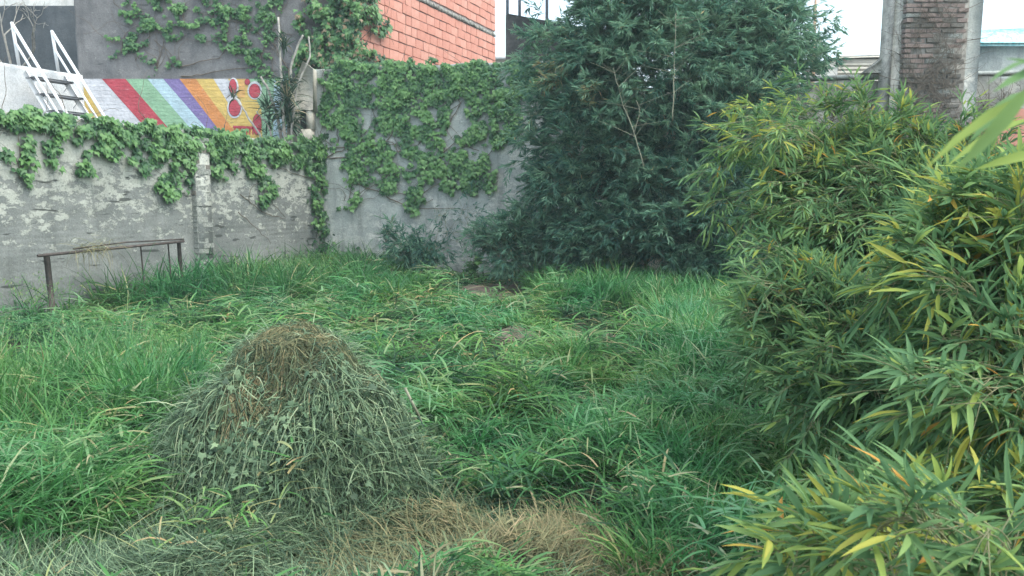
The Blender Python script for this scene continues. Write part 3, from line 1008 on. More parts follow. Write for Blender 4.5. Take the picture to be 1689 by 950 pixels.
def ivy(label, group, plane, blobs, dens, size, nobj, off=(0.03, 0.16), tint_mu=0.5, stems=(), nstems=20, loc=None, dry=0.0, hole=.42):
    p0, d, away = PLANE[plane]
    pts = []
    for bl in blobs:
        x0, y0, x1, y1 = bl[:4]
        k = bl[4] if len(bl) > 4 else 1.0
        n = int((x1 - x0) * (y1 - y0) * dens * k)
        u = U(-1, 1, (n * 2, 2))
        rr = np.abs(u[:, 0]) ** 5 + np.abs(u[:, 1]) ** 5
        px = (x0 + x1) / 2 + u[:, 0] * (x1 - x0) / 2; py = (y0 + y1) / 2 + u[:, 1] * (y1 - y0) / 2
        px, py = px + 20 * (vnoise(py / 11, px / 30, 71) - .5) + rng.normal(0, 1.5, len(px)), py + 20 * (vnoise(px / 11, py / 30, 72) - .5) + rng.normal(0, 1.5, len(py))
        nz = vnoise(px / 7, py / 7, 77) * .65 + vnoise(px / 20, py / 20, 78) * .5
        keep = (rr < 1.15 - 1.0 * (1 - nz)) & (nz > hole)
        pts.append(np.stack([px, py], 1)[keep][:n])
    pts = np.concatenate(pts)
    n = len(pts)
    o = np.array([on_plane(a, b, p0, d) for a, b in pts])
    aw3 = np.array([away[0], away[1], 0]); d3 = np.array([d[0], d[1], 0])
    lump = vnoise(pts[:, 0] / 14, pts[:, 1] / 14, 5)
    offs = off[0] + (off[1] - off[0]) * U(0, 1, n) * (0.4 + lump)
    o = o - aw3 * offs[:, None]
    a = np.array([0, 0, -1.0]) * U(.5, 1.1, (n, 1)) + d3 * rng.normal(0, .5, (n, 1)) - aw3 * U(.1, .6, (n, 1))
    nn = -aw3 * U(.4, 1, (n, 1)) + np.array([0, 0, 1.0]) * U(.15, .9, (n, 1)) + d3 * rng.normal(0, .35, (n, 1))
    L = size * U(.65, 1.25, n); W = L * U(.85, 1.1, n)
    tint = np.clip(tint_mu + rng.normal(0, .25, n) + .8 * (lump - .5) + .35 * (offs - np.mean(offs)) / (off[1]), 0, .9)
    if dry:
        tint = np.where(U(0, 1, n) < dry, 1.0, tint)
    base = loc if loc is not None else (o[:, 0].mean(), o[:, 1].mean(), 0)
    root = thing('ivy', label, 'ivy', tuple(base), group)
    leaves_split(root, IVY_LEAF, IVY_LEAF, 'ivy', M['ivy'], o, a, nn, L, W, tint, np.exp(3 * offs), nobj)
    mb = MB()
    for path in stems:
        P = []
        for i in range(len(path) - 1):
            for t in np.linspace(0, 1, 6, endpoint=(i == len(path) - 2)):
                q = on_plane(path[i][0] * (1 - t) + path[i + 1][0] * t + rng.normal(0, 1.0), path[i][1] * (1 - t) + path[i + 1][1] * t + rng.normal(0, 1.0), p0, d)
                P.append(q - aw3 * .03)
        mb.tube(P, np.linspace(.016, .006, len(P)) * (.5 if plane == 'L' else .8), 5, cap=False)
    if stems:
        mb.build('stem', M['stem'], root)
    if nstems:
        vine_net(root, p0, d, [b[:4] for b in blobs], nstems, 3 + len(blobs), away, .007, 'tendril', 'stem', 10, .025)
    return root


# along the top of the left wall, following its slope in the picture
top = []
for i in range(28):
    x0 = -20 + i * 20
    yt = 185 + 0.104 * (x0 + 10)
    th = 18 + 20 * (x0 / 530) + U(-6, 8)
    top.append((x0 - 6, yt - 9, x0 + 28, yt + th, 1.3))
left_blobs = top + [(0, 240, 16, 262, .6), (24, 225, 46, 272, .6), (22, 278, 40, 300, .6), (70, 220, 98, 255, .5), (74, 250, 90, 278, .5), (126, 242, 148, 281, .7), (148, 215, 178, 252, .6),
                    (162, 235, 198, 260), (214, 244, 224, 270), (232, 220, 320, 278), (236, 265, 250, 285), (258, 275, 281, 330), (282, 272, 312, 314),
                    (342, 235, 382, 294), (398, 258, 425, 294), (420, 246, 437, 286), (426, 290, 450, 342), (488, 240, 532, 295), (440, 230, 500, 268), (515, 288, 540, 340, .8), (518, 335, 541, 390, .8)]
ivy('dark green ivy hanging over the top of the left garden wall', None, 'L', left_blobs, 0.16, 0.086, 300, (0.015, 0.12), 0.5,
    [((525, 300), (470, 280), (430, 270), (380, 260)), ((395, 320), (430, 350), (470, 362), (445, 330)), ((390, 350), (420, 375), (445, 400)), ((520, 340), (524, 300), (526, 260))], 25)
back_blobs = [(530, 101, 700, 180), (680, 100, 890, 165), (525, 101, 890, 122, 1.2), (534, 150, 600, 240, .8), (556, 170, 592, 222), (612, 180, 672, 222), (688, 165, 742, 215), (770, 150, 860, 240), (745, 220, 805, 270, .8),
              (530, 222, 570, 242, .7), (565, 240, 665, 283, .8), (600, 210, 640, 250, .5), (662, 215, 735, 270, .8), (716, 255, 815, 312, .7), (735, 293, 787, 316), (580, 320, 600, 341), (668, 310, 700, 326), (672, 324, 704, 350),
              (622, 296, 656, 320), (570, 275, 640, 305, .6), (640, 275, 720, 300, .5), (565, 330, 585, 340)]
ivy('bright green ivy sheet covering the top half of the pale back wall', None, 'B', back_blobs, 0.19, 0.082, 300, (0.012, 0.1), 0.58,
    [((535, 262), (580, 240), (600, 225)), ((535, 258), (620, 262), (690, 240), (730, 190), (790, 150)), ((535, 245), (600, 243), (680, 235)), ((580, 300), (630, 318), (690, 322), (730, 300), (745, 270)),
     ((640, 325), (672, 340), (715, 330)), ((735, 215), (760, 170), (745, 150)), ((700, 280), (750, 235), (795, 205)), ((620, 260), (650, 215), (665, 190))], 60)
house_blobs = [(195, -20, 305, 36), (248, 18, 302, 78), (213, 32, 258, 66, .8), (166, 58, 212, 88, .8), (186, 64, 248, 81, .8), (304, 35, 339, 62), (328, -20, 382, 38), (362, 18, 426, 79, .9),
               (382, 75, 453, 108, .9), (390, -20, 480, 38), (433, 32, 460, 72), (272, 92, 302, 112, .7), (225, 90, 260, 105, .3), (345, 55, 380, 75, .4), (250, 112, 262, 126, .4), (410, 100, 470, 135, .5)]
ivy('scattered ivy climbing over the dark grey house front', None, 'H', house_blobs, 0.11, 0.08, 300, (0.02, 0.1), 0.42,
    [((300, 128), (350, 120), (420, 110), (470, 60)), ((430, 100), (450, 40), (478, 0)), ((480, 120), (450, 70), (400, 40), (340, 20)), ((300, 110), (360, 95), (400, 60))], 45, None, 0, .56)
corner_blobs = [(495, -20, 572, 112), (490, 60, 545, 135, .7), (560, -20, 600, 60), (555, 60, 600, 112), (500, 110, 540, 180, .4), (470, 130, 500, 220, .3)]
ivy('thick ivy mass with dry brown patches at the house corner', None, 'H', corner_blobs, 0.18, 0.1, 200, (0.05, 0.36), 0.4, [], 40, None, .10)
side_blobs = [(575, -20, 622, 48), (612, 20, 636, 66, .8), (585, 84, 622, 108), (570, 40, 590, 80), (570, 80, 600, 112)]
ivy('ivy fringe creeping out over the orange clay blocks', None, 'S', side_blobs, 0.12, 0.125, 60, (0.04, 0.2), 0.4, [], 12)

# ------------------------------------------------------------------ dracaena and bare branches in the corner
YD = 15.45


def px_path(pts, Y, n=14, jit=.006):
    P = np.array([at(a, b, Y) for a, b in pts])
    t = np.linspace(0, len(P) - 1, n)
    Q = np.stack([np.interp(t, np.arange(len(P)), P[:, i]) for i in range(3)], 1)
    Q[:, 1] += np.cumsum(rng.normal(0, .01, n))
    return Q + rng.normal(0, jit, Q.shape)


dr = thing('dracaena', 'tall spiky dracaena with several pale bare trunks in the wall corner', 'plant', (*at(468, 240, YD)[:2], 1.95))


def to_ground(path, z=1.95):
    q = path[0].copy(); q[2] = z
    return np.concatenate([[q], path])


for pts, r in (([(471, 238), (468, 190), (463, 120), (459, 28)], .04), ([(466, 236), (458, 195), (444, 150), (430, 126)], .04), ([(428, 222), (402, 182), (386, 160)], .025),
               ([(474, 240), (478, 150), (480, 105), (494, 66), (500, 58)], .035), ([(480, 230), (486, 158), (496, 122), (510, 95), (508, 60)], .03), ([(448, 222), (442, 205), (425, 185)], .02),
               ):
    pa = to_ground(px_path(pts, YD + U(-.1, .1)))
    MB().tube(pa, np.linspace(r, r * .55, len(pa)), 6).build('trunk', M['bark'], dr, smooth=True)
for (px_, py_, n_, s_) in ((385, 160, 14, 26), (441, 178, 50, 36), (446, 205, 30, 32), (470, 140, 40, 38), (474, 165, 90, 48), (472, 190, 80, 46), (468, 75, 26, 26), (462, 60, 10, 16), (480, 205, 50, 40), (440, 222, 20, 24), (480, 130, 20, 34)):
    c = at(px_, py_, YD)
    Ls = s_ * YD / F_PX * U(.7, 1.15, n_)
    hd = U(0, 2 * np.pi, n_)
    V, F, T = blades(c[0] + U(-.04, .04, n_), c[1] + U(-.04, .04, n_), c[2] + U(-.08, .08, n_), hd, Ls, U(R(-30), R(75), n_), U(.3, 1.4, n_), np.full(n_, .03), np.clip(rng.normal(.45, .3, n_), 0, 1), 5)
    MB().add(V, F, T).build('leaf_rosette', M['dracaena'], dr)


# ------------------------------------------------------------------ bamboo
def curve_pts(s, e, bulge, t):
    """s,e (B,3); t (B,T) -> points and tangents of an arching branch"""
    p = s[:, None] + (e - s)[:, None] * t[..., None]
    p[..., 2] += bulge[:, None] * np.sin(np.pi * np.minimum(t, 1) * .9)
    tg = np.repeat((e - s)[:, None], t.shape[1], 1).copy()
    tg[..., 2] += bulge[:, None] * .9 * np.pi * np.cos(np.pi * t * .9)
    return p, nrm(tg)


def bamboo(label, base, ells, arms, n_branch, twigs, leafL, leafW, mat, name='bamboo', group=None, culms=6, tint_mu=.4, tip_tint=.25, nobj=300, culm_r=.012,
           face=(0, -1, .3), dead=(), dry_spots=(), fine=True, droop=.35, seed=1, vary=.09, fan=(4, 8), tint_z=0.0, zspan=(0, 5), orange=.006, low=.15, cat='bamboo', tmin=.3, spread=.55, shell=.42, arm_rep=4):
    r2 = np.random.default_rng(seed)
    base = np.asarray(base, float)
    root = thing(name, label, cat, tuple(base), group)
    face = nrm(np.array(face, float))
    # branch ends on the crown surface, mostly on the sides one can see
    ends = []
    for (c, r, k) in ells:
        m = int(n_branch * k)
        v = nrm(r2.normal(0, 1, (m * 5, 3)))
        wgt = r2.uniform(0, 1, m * 5) < np.clip(.35 + .65 * (v @ face), .1, 1)
        v = v[wgt][:m]
        rad = r2.uniform(1 - shell * 1.6, 1.08, (len(v), 1))
        ends.append(np.asarray(c) + v * np.asarray(r) * rad)
    ends = np.concatenate(ends) if ends else np.zeros((0, 3))
    cen = np.array([e[0] for e in ells]).mean(0) if ells else base
    # culms
    cpaths = []
    hmax = max([e[0][2] + e[1][2] for e in ells]) if ells else base[2] + 1
    for i in range(culms):
        el = ells[int(r2.integers(0, len(ells)))]
        b = base + np.array([r2.normal(0, .25 + .1 * culms ** .5), r2.normal(0, .25), 0]) * np.array([1, 1, 0])
        tp = np.asarray(el[0]) + np.array([r2.normal(0, .45), r2.normal(0, .35), .75]) * np.asarray(el[1])
        t = np.linspace(0, 1, 14)[:, None]
        P = b + (tp - b) * np.concatenate([t ** 1.4, t ** 1.4, t ** .85], 1)
        P[0, 2] -= .05
        cpaths.append(P)
        MB().tube(P, np.linspace(culm_r * r2.uniform(.8, 1.2), culm_r * .3, 14), 6).build('culm', M['culm'], root, smooth=True)
    # branch starts on the culms
    allc = np.concatenate(cpaths) if cpaths else base[None]
    starts = np.zeros_like(ends)
    for i, e in enumerate(ends):
        dd = np.hypot(allc[:, 0] - e[0], allc[:, 1] - e[1]) + 1.2 * np.abs(allc[:, 2] - (e[2] - .35))
        j = np.argsort(dd)[int(r2.integers(0, min(6, len(dd))))]
        starts[i] = allc[j]
    lens = np.linalg.norm(ends - starts, axis=1)
    far_ = lens > 2.2
    starts[far_] = ends[far_] + (starts[far_] - ends[far_]) * (2.2 / lens[far_])[:, None]
    if len(arms):
        a_s = np.array([a[0] for a in arms] * arm_rep); a_e = np.array([a[1] for a in arms] * arm_rep)
        fac = np.linalg.norm(a_e - a_s, axis=1)[:, None] * r2.normal(0, .16, a_e.shape) * (np.arange(len(a_e)) >= len(arms))[:, None]
        a_e = a_e + fac - (a_e - a_s) * r2.uniform(0, .4, (len(a_e), 1)) * (np.arange(len(a_e)) >= len(arms))[:, None]
        a_s = a_s + fac * .5
        starts = np.concatenate([starts, a_s]); ends = np.concatenate([ends, a_e])
    B = len(ends)
    bulge = r2.uniform(.05, .3, B) * np.linalg.norm(ends - starts, axis=1) * .8
    # branch wood
    tt = np.repeat(np.linspace(0, 1, 6)[None], B, 0)
    P, _ = curve_pts(starts, ends, bulge, tt)
    mb = MB()
    for i in range(B):
        mb.tube(P[i], np.linspace(leafL * .018, leafL * .008, 6), 3, cap=False)
    # twigs
    nt_ = r2.integers(twigs[0], twigs[1], B)
    bi = np.repeat(np.arange(B), nt_)
    t = r2.beta(1.6, 1.0, len(bi)) * (1 - tmin) + tmin
    p, tg = curve_pts(starts[bi], ends[bi], bulge[bi], t[:, None])
    p, tg = p[:, 0], tg[:, 0]
    td = nrm(tg * .8 + r2.normal(0, spread, p.shape) + np.array([0, 0, .12]))
    tl = leafL * r2.uniform(.5, 1.8, len(bi))
    tip = p + td * tl[:, None]
    tip[:, 2] -= .12 * tl
    for i in range(0, len(bi)):
        if i % 2 == 0 or fine:
            mb.tube(np.stack([p[i], (p[i] + tip[i]) / 2 + np.array([0, 0, .03 * tl[i]]), tip[i]]), [leafL * .012, leafL * .01, leafL * .006], 3, cap=False)
    mb.build('branches', M['culm'], root)['kind'] = 'stuff'
    # leaves fan out from the twig ends
    nl = r2.integers(fan[0], fan[1], len(bi))
    ti = np.repeat(np.arange(len(bi)), nl)
    n = len(ti)
    s = r2.uniform(.25, 1.0, n)
    o = p[ti] + (tip - p)[ti] * s[:, None]
    dirn = td[ti]
    side = nrm(np.cross(dirn, np.array([0, 0, 1.0]) + r2.normal(0, .25, (n, 3))))
    sg = np.where(r2.uniform(0, 1, n) < .5, 1, -1)
    ang = r2.uniform(.1, 1.15, n) * (1.1 - .55 * s)
    a = dirn * np.cos(ang)[:, None] + side * (np.sin(ang) * sg)[:, None] + np.array([0, 0, -1.0]) * (droop * r2.uniform(-.2, 1.3, n))[:, None]
    nn = np.array([0, 0, 1.0]) + r2.normal(0, .42, (n, 3)) + side * (sg * .25)[:, None]
    L = leafL * r2.uniform(.55, 1.2, n); W = leafW * r2.uniform(.75, 1.2, n) * (L / leafL) ** .5
    br_t = r2.normal(0, vary, B)[bi][ti]; tw_t = r2.normal(0, .07, len(bi))[ti]
    tipness = (t[ti] - .6) / .4
    z_ = np.clip((o[:, 2] - zspan[0]) / (zspan[1] - zspan[0]), 0, 1)
    tint = tint_mu + br_t + tw_t + r2.normal(0, .1, n) + tip_tint * np.clip(tipness, 0, 1) * r2.uniform(.2, 1, n) + tint_z * (z_ - .5)
    tint = np.clip(tint, 0, .83 if mat == 'bamboo_far' else .9)
    tint = np.where(r2.uniform(0, 1, n) < orange, r2.uniform(.94, 1, n), tint)
    for (c, rad, tv) in dry_spots:
        dm = np.linalg.norm((o - np.asarray(c)) * np.array([1, .5, 1]), axis=1)
        tint = np.where((dm < rad) & (r2.uniform(0, 1, n) < .4), tv + r2.uniform(-.08, .05, n), tint)
    tint = np.clip(tint, 0, 1)
    tc = np.array([0, 0, CAMZ])
    dist = np.linalg.norm(o - tc, axis=1)
    front = np.ones(n)
    if ells:
        front = np.exp(-.25 * (dist - dist.min()))
    leaves_split(root, LEAF_FINE, LEAF_FINE if fine else LEAF_QUICK, name, M[mat], o, a, nn, L, W, tint, front, nobj)
    for path, rr, sub in dead:
        mb = MB().tube(path, np.linspace(rr, rr * .4, len(path)), 5)
        for k in range(sub):
            i = int(r2.integers(len(path) // 4, len(path) - 1))
            q = path[i]
            dvec = nrm(np.array([r2.normal(0, 1), r2.normal(-.2, .4), r2.uniform(.3, 1.0)]))
            ll = r2.uniform(.25, .75)
            mb.tube([q, q + dvec * ll * .5, q + dvec * ll + np.array([0, 0, -.02])], [rr * .45, rr * .3, rr * .15], 4, cap=False)
        mb.build('dead_culm', M['twig'], root)
    print(label[:40], 'leaves', n)
    return root


def E(px, py, Y, rx, ry, depth, k):
    return (at(px, py, Y), (rx * Y / F_PX, depth, ry * Y / F_PX), k)


def arm(a, b):
    return (at(*a), at(*b))


# tall dark clump against the back wall
bc = gnd(1080, 468)
YB_ = 12.9
ells = [E(1090, 170, 13.0, 190, 190, 1.3, .46), E(950, 200, 13.2, 110, 150, 1.0, .22), E(1110, 360, 12.6, 150, 110, 1.0, .26), E(1240, 120, 13.2, 110, 140, 1.1, .24), E(1220, 330, 12.4, 120, 130, 1.0, .22),
        E(1060, 20, 13.2, 130, 70, 1.0, .14), E(920, 330, 13.0, 70, 60, .7, .08), E(980, 400, 12.7, 90, 60, .7, .14), E(1180, 420, 12.2, 90, 60, .6, .12)]
arms = [arm((1250, 70, 13.2), (1385, 40, 13.0)), arm((1240, 60, 13.2), (1350, 10, 13.0)), arm((1260, 100, 13.1), (1380, 95, 12.9)), arm((1260, 120, 13.1), (1375, 118, 12.9)), arm((1230, 50, 13.2), (1320, 40, 13.0)),
        arm((1240, 90, 13.2), (1340, 72, 13.0)), arm((1200, 30, 13.2), (1310, -10, 13.0)), arm((950, 130, 13.3), (850, 60, 13.2)), arm((950, 160, 13.3), (836, 125, 13.2)), arm((960, 220, 13.2), (838, 235, 13.0)),
        arm((960, 190, 13.2), (842, 180, 13.0)), arm((960, 110, 13.2), (880, 45, 13.0)), arm((940, 270, 13.1), (850, 282, 12.9)), arm((1000, 60, 13.2), (960, 12, 13.1)), arm((960, 300, 13.1), (880, 320, 12.9)),
        arm((1260, 110, 13.2), (1360, 70, 13.1)), arm((1250, 130, 13.2), (1330, 108, 13.0)), arm((1240, 100, 13.2), (1330, 55, 13.0))]
d1 = px_path([(1110, 200), (1112, 130), (1115, 70), (1116, 20)], 11.75, 14)
d2 = px_path([(1062, 275), (1045, 215), (1022, 150), (1012, 110)], 11.7, 12)
d3 = px_path([(1046, 220), (1056, 185), (1050, 165)], 11.7, 6)
bamboo('tall dense dark green bamboo clump against the back wall', (bc[0], 13.0, 0), ells, arms, 1350, (9, 14), .14, .021, 'bamboo_far', culms=14, tint_mu=.48, tip_tint=.36, culm_r=.016,
       face=(0, -.9, .35), dead=[(d1, .010, 12), (d2, .010, 14), (d3, .007, 4)], dry_spots=[(at(905, 118, 12.4), .3, .96), (at(975, 158, 12.2), .2, .96), (at(868, 205, 12.5), .25, .86)],
       fine=False, seed=3, vary=.15, fan=(8, 13), shell=.32, tmin=.5, tint_z=.14, zspan=(1, 5), orange=.004, spread=.62)

# low bamboo thicket at the foot of the back wall
bamboo('low bushy young bamboo leaning out at the foot of the back wall', (*gnd(860, 470)[:2], 0), [E(865, 385, 13.3, 55, 45, .5, .6), E(810, 400, 13.7, 50, 42, .35, .4), E(900, 420, 13.1, 45, 40, .4, .4), E(840, 440, 13.2, 50, 25, .4, .25)], [], 190, (3, 6), .15, .028, 'bamboo_far',
       name='young_bamboo', culms=7, tint_mu=.58, fine=False, seed=5, nobj=120, culm_r=.008, fan=(5, 9), group=None)
bamboo('dark knee high bamboo shoots along the back wall', (*gnd(690, 452)[:2], 0), [E(690, 425, 14.4, 62, 26, .4, .8), E(645, 400, 14.7, 13, 35, .12, .2), E(685, 405, 14.6, 14, 25, .12, .15)], [], 110, (3, 6), .15, .026, 'bamboo_far',
       name='young_bamboo', culms=6, tint_mu=.42, fine=False, seed=6, nobj=80, culm_r=.007, fan=(5, 9))
bamboo('thin sparse bamboo sprouts in front of the bare pale wall', (*gnd(735, 455)[:2], 0), [E(735, 390, 14.5, 38, 60, .15, 1.0), E(775, 345, 14.5, 40, 30, .12, .5)], [], 34, (2, 4), .13, .022, 'bamboo_far',
       name='bamboo_sprout', culms=5, tint_mu=.25, fine=False, seed=7, nobj=80, culm_r=.006, fan=(2, 4), tmin=.5)

# foreground bamboo on the right
A1 = at(1460, 300, 5.6)
bamboo('leafy bamboo with arching yellow green tips in front of the brick stack', (*gnd(1480, 640)[:2], 0),
       [E(1430, 285, 5.8, 150, 80, .55, .55), E(1560, 330, 5.4, 130, 80, .6, .35), E(1350, 320, 5.6, 110, 80, .5, .3), E(1330, 420, 5.2, 90, 60, .4, .2), E(1470, 400, 5.2, 130, 60, .5, .3)],
       [arm((1350, 235, 5.5), (1180, 248, 5.2)), arm((1340, 230, 5.6), (1200, 225, 5.3)), arm((1350, 245, 5.4), (1215, 232, 5.1)), arm((1360, 260, 5.5), (1160, 325, 5.2)), arm((1370, 230, 5.7), (1260, 185, 5.5)), arm((1380, 230, 5.7), (1300, 170, 5.5)),
        arm((1400, 220, 5.7), (1350, 160, 5.6)), arm((1440, 230, 5.7), (1410, 150, 5.6)), arm((1480, 250, 5.7), (1490, 185, 5.6)), arm((1520, 270, 5.6), (1545, 215, 5.5)), arm((1300, 330, 5.4), (1195, 385, 5.1)), arm((1300, 360, 5.3), (1210, 400, 5.0)),
        arm((1330, 260, 5.5), (1225, 262, 5.1)), arm((1600, 280, 5.3), (1650, 215, 5.2)), arm((1560, 250, 5.5), (1600, 200, 5.4)), arm((1380, 330, 5.2), (1270, 310, 4.9))],
       460, (7, 12), .118, .0155, 'bamboo', culms=7, tint_mu=.46, tip_tint=.28, seed=11, fan=(4, 7), culm_r=.01, face=(-.45, -.7, .45), tint_z=.22, zspan=(.9, 2.5), orange=.012)
bamboo('bushy bamboo with a dark hollow and drooping leaves at the edge of the grass', (*gnd(1500, 720)[:2], 0),
       [E(1330, 505, 4.6, 95, 60, .35, .4), E(1365, 600, 4.2, 75, 50, .35, .35), E(1450, 560, 4.3, 130, 50, .4, .32), E(1480, 660, 3.6, 110, 60, .4, .4), E(1560, 500, 4.0, 120, 70, .45, .3)],
       [arm((1330, 500, 4.5), (1235, 500, 4.3)), arm((1330, 540, 4.3), (1225, 520, 4.1)), arm((1320, 590, 4.2), (1240, 600, 4.0)), arm((1340, 640, 4.0), (1262, 645, 3.8)), arm((1330, 450, 4.7), (1250, 440, 4.5)), arm((1400, 660, 3.7), (1330, 720, 3.4)), arm((1420, 640, 3.8), (1300, 625, 3.6))],
       330, (7, 12), .125, .0165, 'bamboo', culms=6, tint_mu=.42, tip_tint=.24, seed=12, fan=(4, 7), culm_r=.009, face=(-.5, -.65, .5), orange=.006)
bamboo('near yellow green bamboo branches reaching in from the right edge', (*gnd(1680, 860)[:2], 0),
       [E(1620, 430, 3.0, 110, 85, .35, .5), E(1660, 560, 2.7, 90, 70, .3, .4), E(1640, 340, 3.4, 90, 50, .35, .2), E(1650, 690, 2.3, 100, 60, .3, .35)],
       [arm((1600, 430, 2.9), (1480, 402, 2.8)), arm((1600, 450, 2.8), (1480, 470, 2.7)), arm((1620, 400, 2.9), (1500, 430, 2.8)), arm((1640, 520, 2.6), (1555, 490, 2.5)), arm((1600, 470, 2.8), (1510, 545, 2.7)), arm((1640, 380, 3.0), (1560, 330, 2.9)), arm((1660, 360, 3.0), (1640, 290, 2.9)),
        arm((1640, 560, 2.5), (1560, 600, 2.4)), arm((1660, 640, 2.2), (1560, 660, 2.1)), arm((1640, 680, 2.2), (1500, 690, 2.1)), arm((1660, 420, 2.8), (1689, 330, 2.7))],
       250, (5, 9), .128, .0155, 'bamboo', culms=4, tint_mu=.46, tip_tint=.4, seed=13, fan=(4, 7), culm_r=.008, face=(-.55, -.6, .5), tint_z=.12, zspan=(.8, 1.8), orange=.015)
bamboo('low bamboo shoots with broad leaves along the bottom right corner', (*gnd(1600, 940)[:2], 0),
       [E(1540, 870, 2.3, 120, 30, .3, .5), E(1440, 985, 1.75, 110, 30, .2, .35), E(1600, 985, 1.6, 110, 30, .2, .35), E(1670, 830, 2.0, 60, 30, .25, .3)],
       [arm((1460, 930, 1.65), (1330, 890, 1.55)), arm((1440, 950, 1.6), (1290, 920, 1.5)), arm((1460, 960, 1.55), (1330, 945, 1.45)), arm((1500, 930, 1.6), (1440, 870, 1.55)), arm((1560, 930, 1.55), (1550, 870, 1.5)), arm((1480, 820, 2.2), (1400, 790, 2.1)), arm((1560, 900, 1.4), (1450, 880, 1.3)), arm((1640, 900, 1.4), (1560, 880, 1.3))],
       75, (3, 6), .12, .014, 'bamboo', culms=4, tint_mu=.5, tip_tint=.38, seed=14, fan=(4, 7), culm_r=.006, face=(-.4, -.4, .8), orange=.02)
# the very near sprig, out of focus
spr = thing('bamboo_sprig', 'out of focus bamboo leaves close to the lens at the top right', 'bamboo', tuple(at(1760, 130, .62)))
lf = [((1720, 150, .62), (1520, 262, .6), .013, .8), ((1700, 140, .6), (1580, 285, .6), .012, .74), ((1720, 95, .66), (1625, 128, .64), .012, .62), ((1740, 110, .62), (1640, 140, .6), .012, .66),
      ((1689, 150, .7), (1600, 225, .68), .012, .6), ((1700, 195, .9), (1560, 262, .88), .014, .78), ((1730, 250, .9), (1610, 275, .9), .013, .8), ((1740, 120, .6), (1660, 90, .62), .012, .55)]
o_ = np.array([at(*a) for a, b, w_, t_ in lf]); e_ = np.array([at(*b) for a, b, w_, t_ in lf])
leaf_objects(spr, LEAF_FINE, 'bamboo', M['bamboo'], o_, e_ - o_, np.array([(0.25, -.5, .8)] * len(lf)) + rng.normal(0, .3, (len(lf), 3)), np.linalg.norm(e_ - o_, axis=1), np.array([l[2] for l in lf]), np.array([l[3] for l in lf]))
MB().tube([at(1900, 60, .7), at(1800, 110, .63), at(1715, 148, .61)], [.003, .002, .001], 5).build('twig', M['culm'], spr)


# ------------------------------------------------------------------ other small plants
def leafy_weed(label, base, h, rad, n, size, tint_mu, seed, name='weed', tpl=IVY_LEAF, nst=7):
    r2 = np.random.default_rng(seed)
    root = thing(name, label, 'plant', tuple(base))
    mb = MB()
    o = []
    for i in range(nst):
        tp = np.asarray(base) + np.array([r2.normal(0, rad), r2.normal(0, rad * .6), h * r2.uniform(.6, 1.05)])
        P = np.array([np.asarray(base) + (tp - base) * np.array([t ** 1.5, t ** 1.5, t]) for t in np.linspace(0, 1, 8)])
        mb.tube(P, np.linspace(.008, .003, 8), 4, cap=False)
        k = n // nst
        ii = r2.uniform(2, 7, k)
        o.append(np.stack([np.interp(ii, np.arange(8), P[:, j]) for j in range(3)], 1) + r2.normal(0, rad * .25, (k, 3)))
    mb.build('stems', M['stem'], root)
    o = np.concatenate(o)
    m = len(o)
    a = np.stack([r2.normal(0, 1, m), r2.normal(-.3, .8, m), r2.uniform(-.6, .3, m)], 1)
    nn = np.array([0, -.5, .9]) + r2.normal(0, .4, (m, 3))
    L = size * r2.uniform(.6, 1.2, m)
    leaves_split(root, tpl, tpl, name, M['shrub'], o, a, nn, L, L * .8, np.clip(tint_mu + r2.normal(0, .18, m), 0, 1), np.ones(m), 60)


leafy_weed('bright round leaved weed under the young bamboo by the back wall', gnd(778, 462) + np.array([0, .2, 0]), .55, .16, 60, .16, .85, 1)
leafy_weed('dark small leaved shrub in the corner of the two walls', gnd(508, 455) + np.array([.1, .3, 0]), .95, .34, 420, .085, .3, 2, 'shrub', LEAF_FINE, 12)
leafy_weed('green leafy weed standing in the tall grass in front of the bamboo', gnd(1040, 480), .5, .14, 60, .12, .7, 3)
leafy_weed('thin climbing weed against the left wall behind the rusty frame', gnd(243, 490) + np.array([0, .5, 0]), .9, .2, 50, .09, .5, 4)

# ------------------------------------------------------------------ rusty iron frame by the left wall
fr = thing('iron_frame', 'rusty iron frame with a long top rail and posts leaning by the left wall', 'frame', (*at(105, 530, 9.5)[:2], 0))
fa, fb = at(62, 422, 9.55), at(303, 392, 11.75)
fb[2] = fa[2] + .06
dF = nrm((fb - fa))


def bar(name, a, b, wd, parent):
    a = np.asarray(a); b = np.asarray(b)
    t = nrm(b - a)
    s_ = nrm(np.cross(t, np.array([.2, -1, .3]))); u_ = np.cross(s_, t)
    mbb = MB()
    mbb.prism([a + s_ * wd + u_ * wd, a - s_ * wd + u_ * wd, a - s_ * wd - u_ * wd, a + s_ * wd - u_ * wd], b - a)
    return mbb.build(name, M['rust'], parent)


bar('top_rail', fa, fb, .015, fr)
pA = fa + dF * .12
bar('post', pA - np.array([0, 0, .02]), np.array([pA[0] + .10, pA[1] - .1, -.1]), .028, fr)
pB = fb - dF * .1
bar('post', pB - np.array([0, 0, .02]), np.array([pB[0] + .02, pB[1] - .02, -.1]), .025, fr)
for f_ in (.66, .87):
    q = fa + (fb - fa) * f_
    bar('rod', q - np.array([0, 0, .02]), np.array([q[0] + .05, q[1] - .03, -.05]), .009, fr)
MB().tube([fa + dF * .5 + np.array([0, 0, .045]), fa + (fb - fa) * .55 + np.array([.0, 0, .07]), fb + np.array([0, 0, .035])], .012, 5).build('loose_rod', M['rust'], fr)
n = 130
q = fa + (fb - fa) * .33
V, F, T = blades(q[0] + U(-.16, .16, n), q[1] + U(-.2, .2, n), q[2] + U(-.02, .06, n), U(0, 6.28, n), U(.15, .6, n), U(-.6, .9, n), U(.8, 2.2, n), np.full(n, .006), U(.2, .8, n), 6)
o = MB().add(V, F, T).build('hay_wisp', M['hay'])
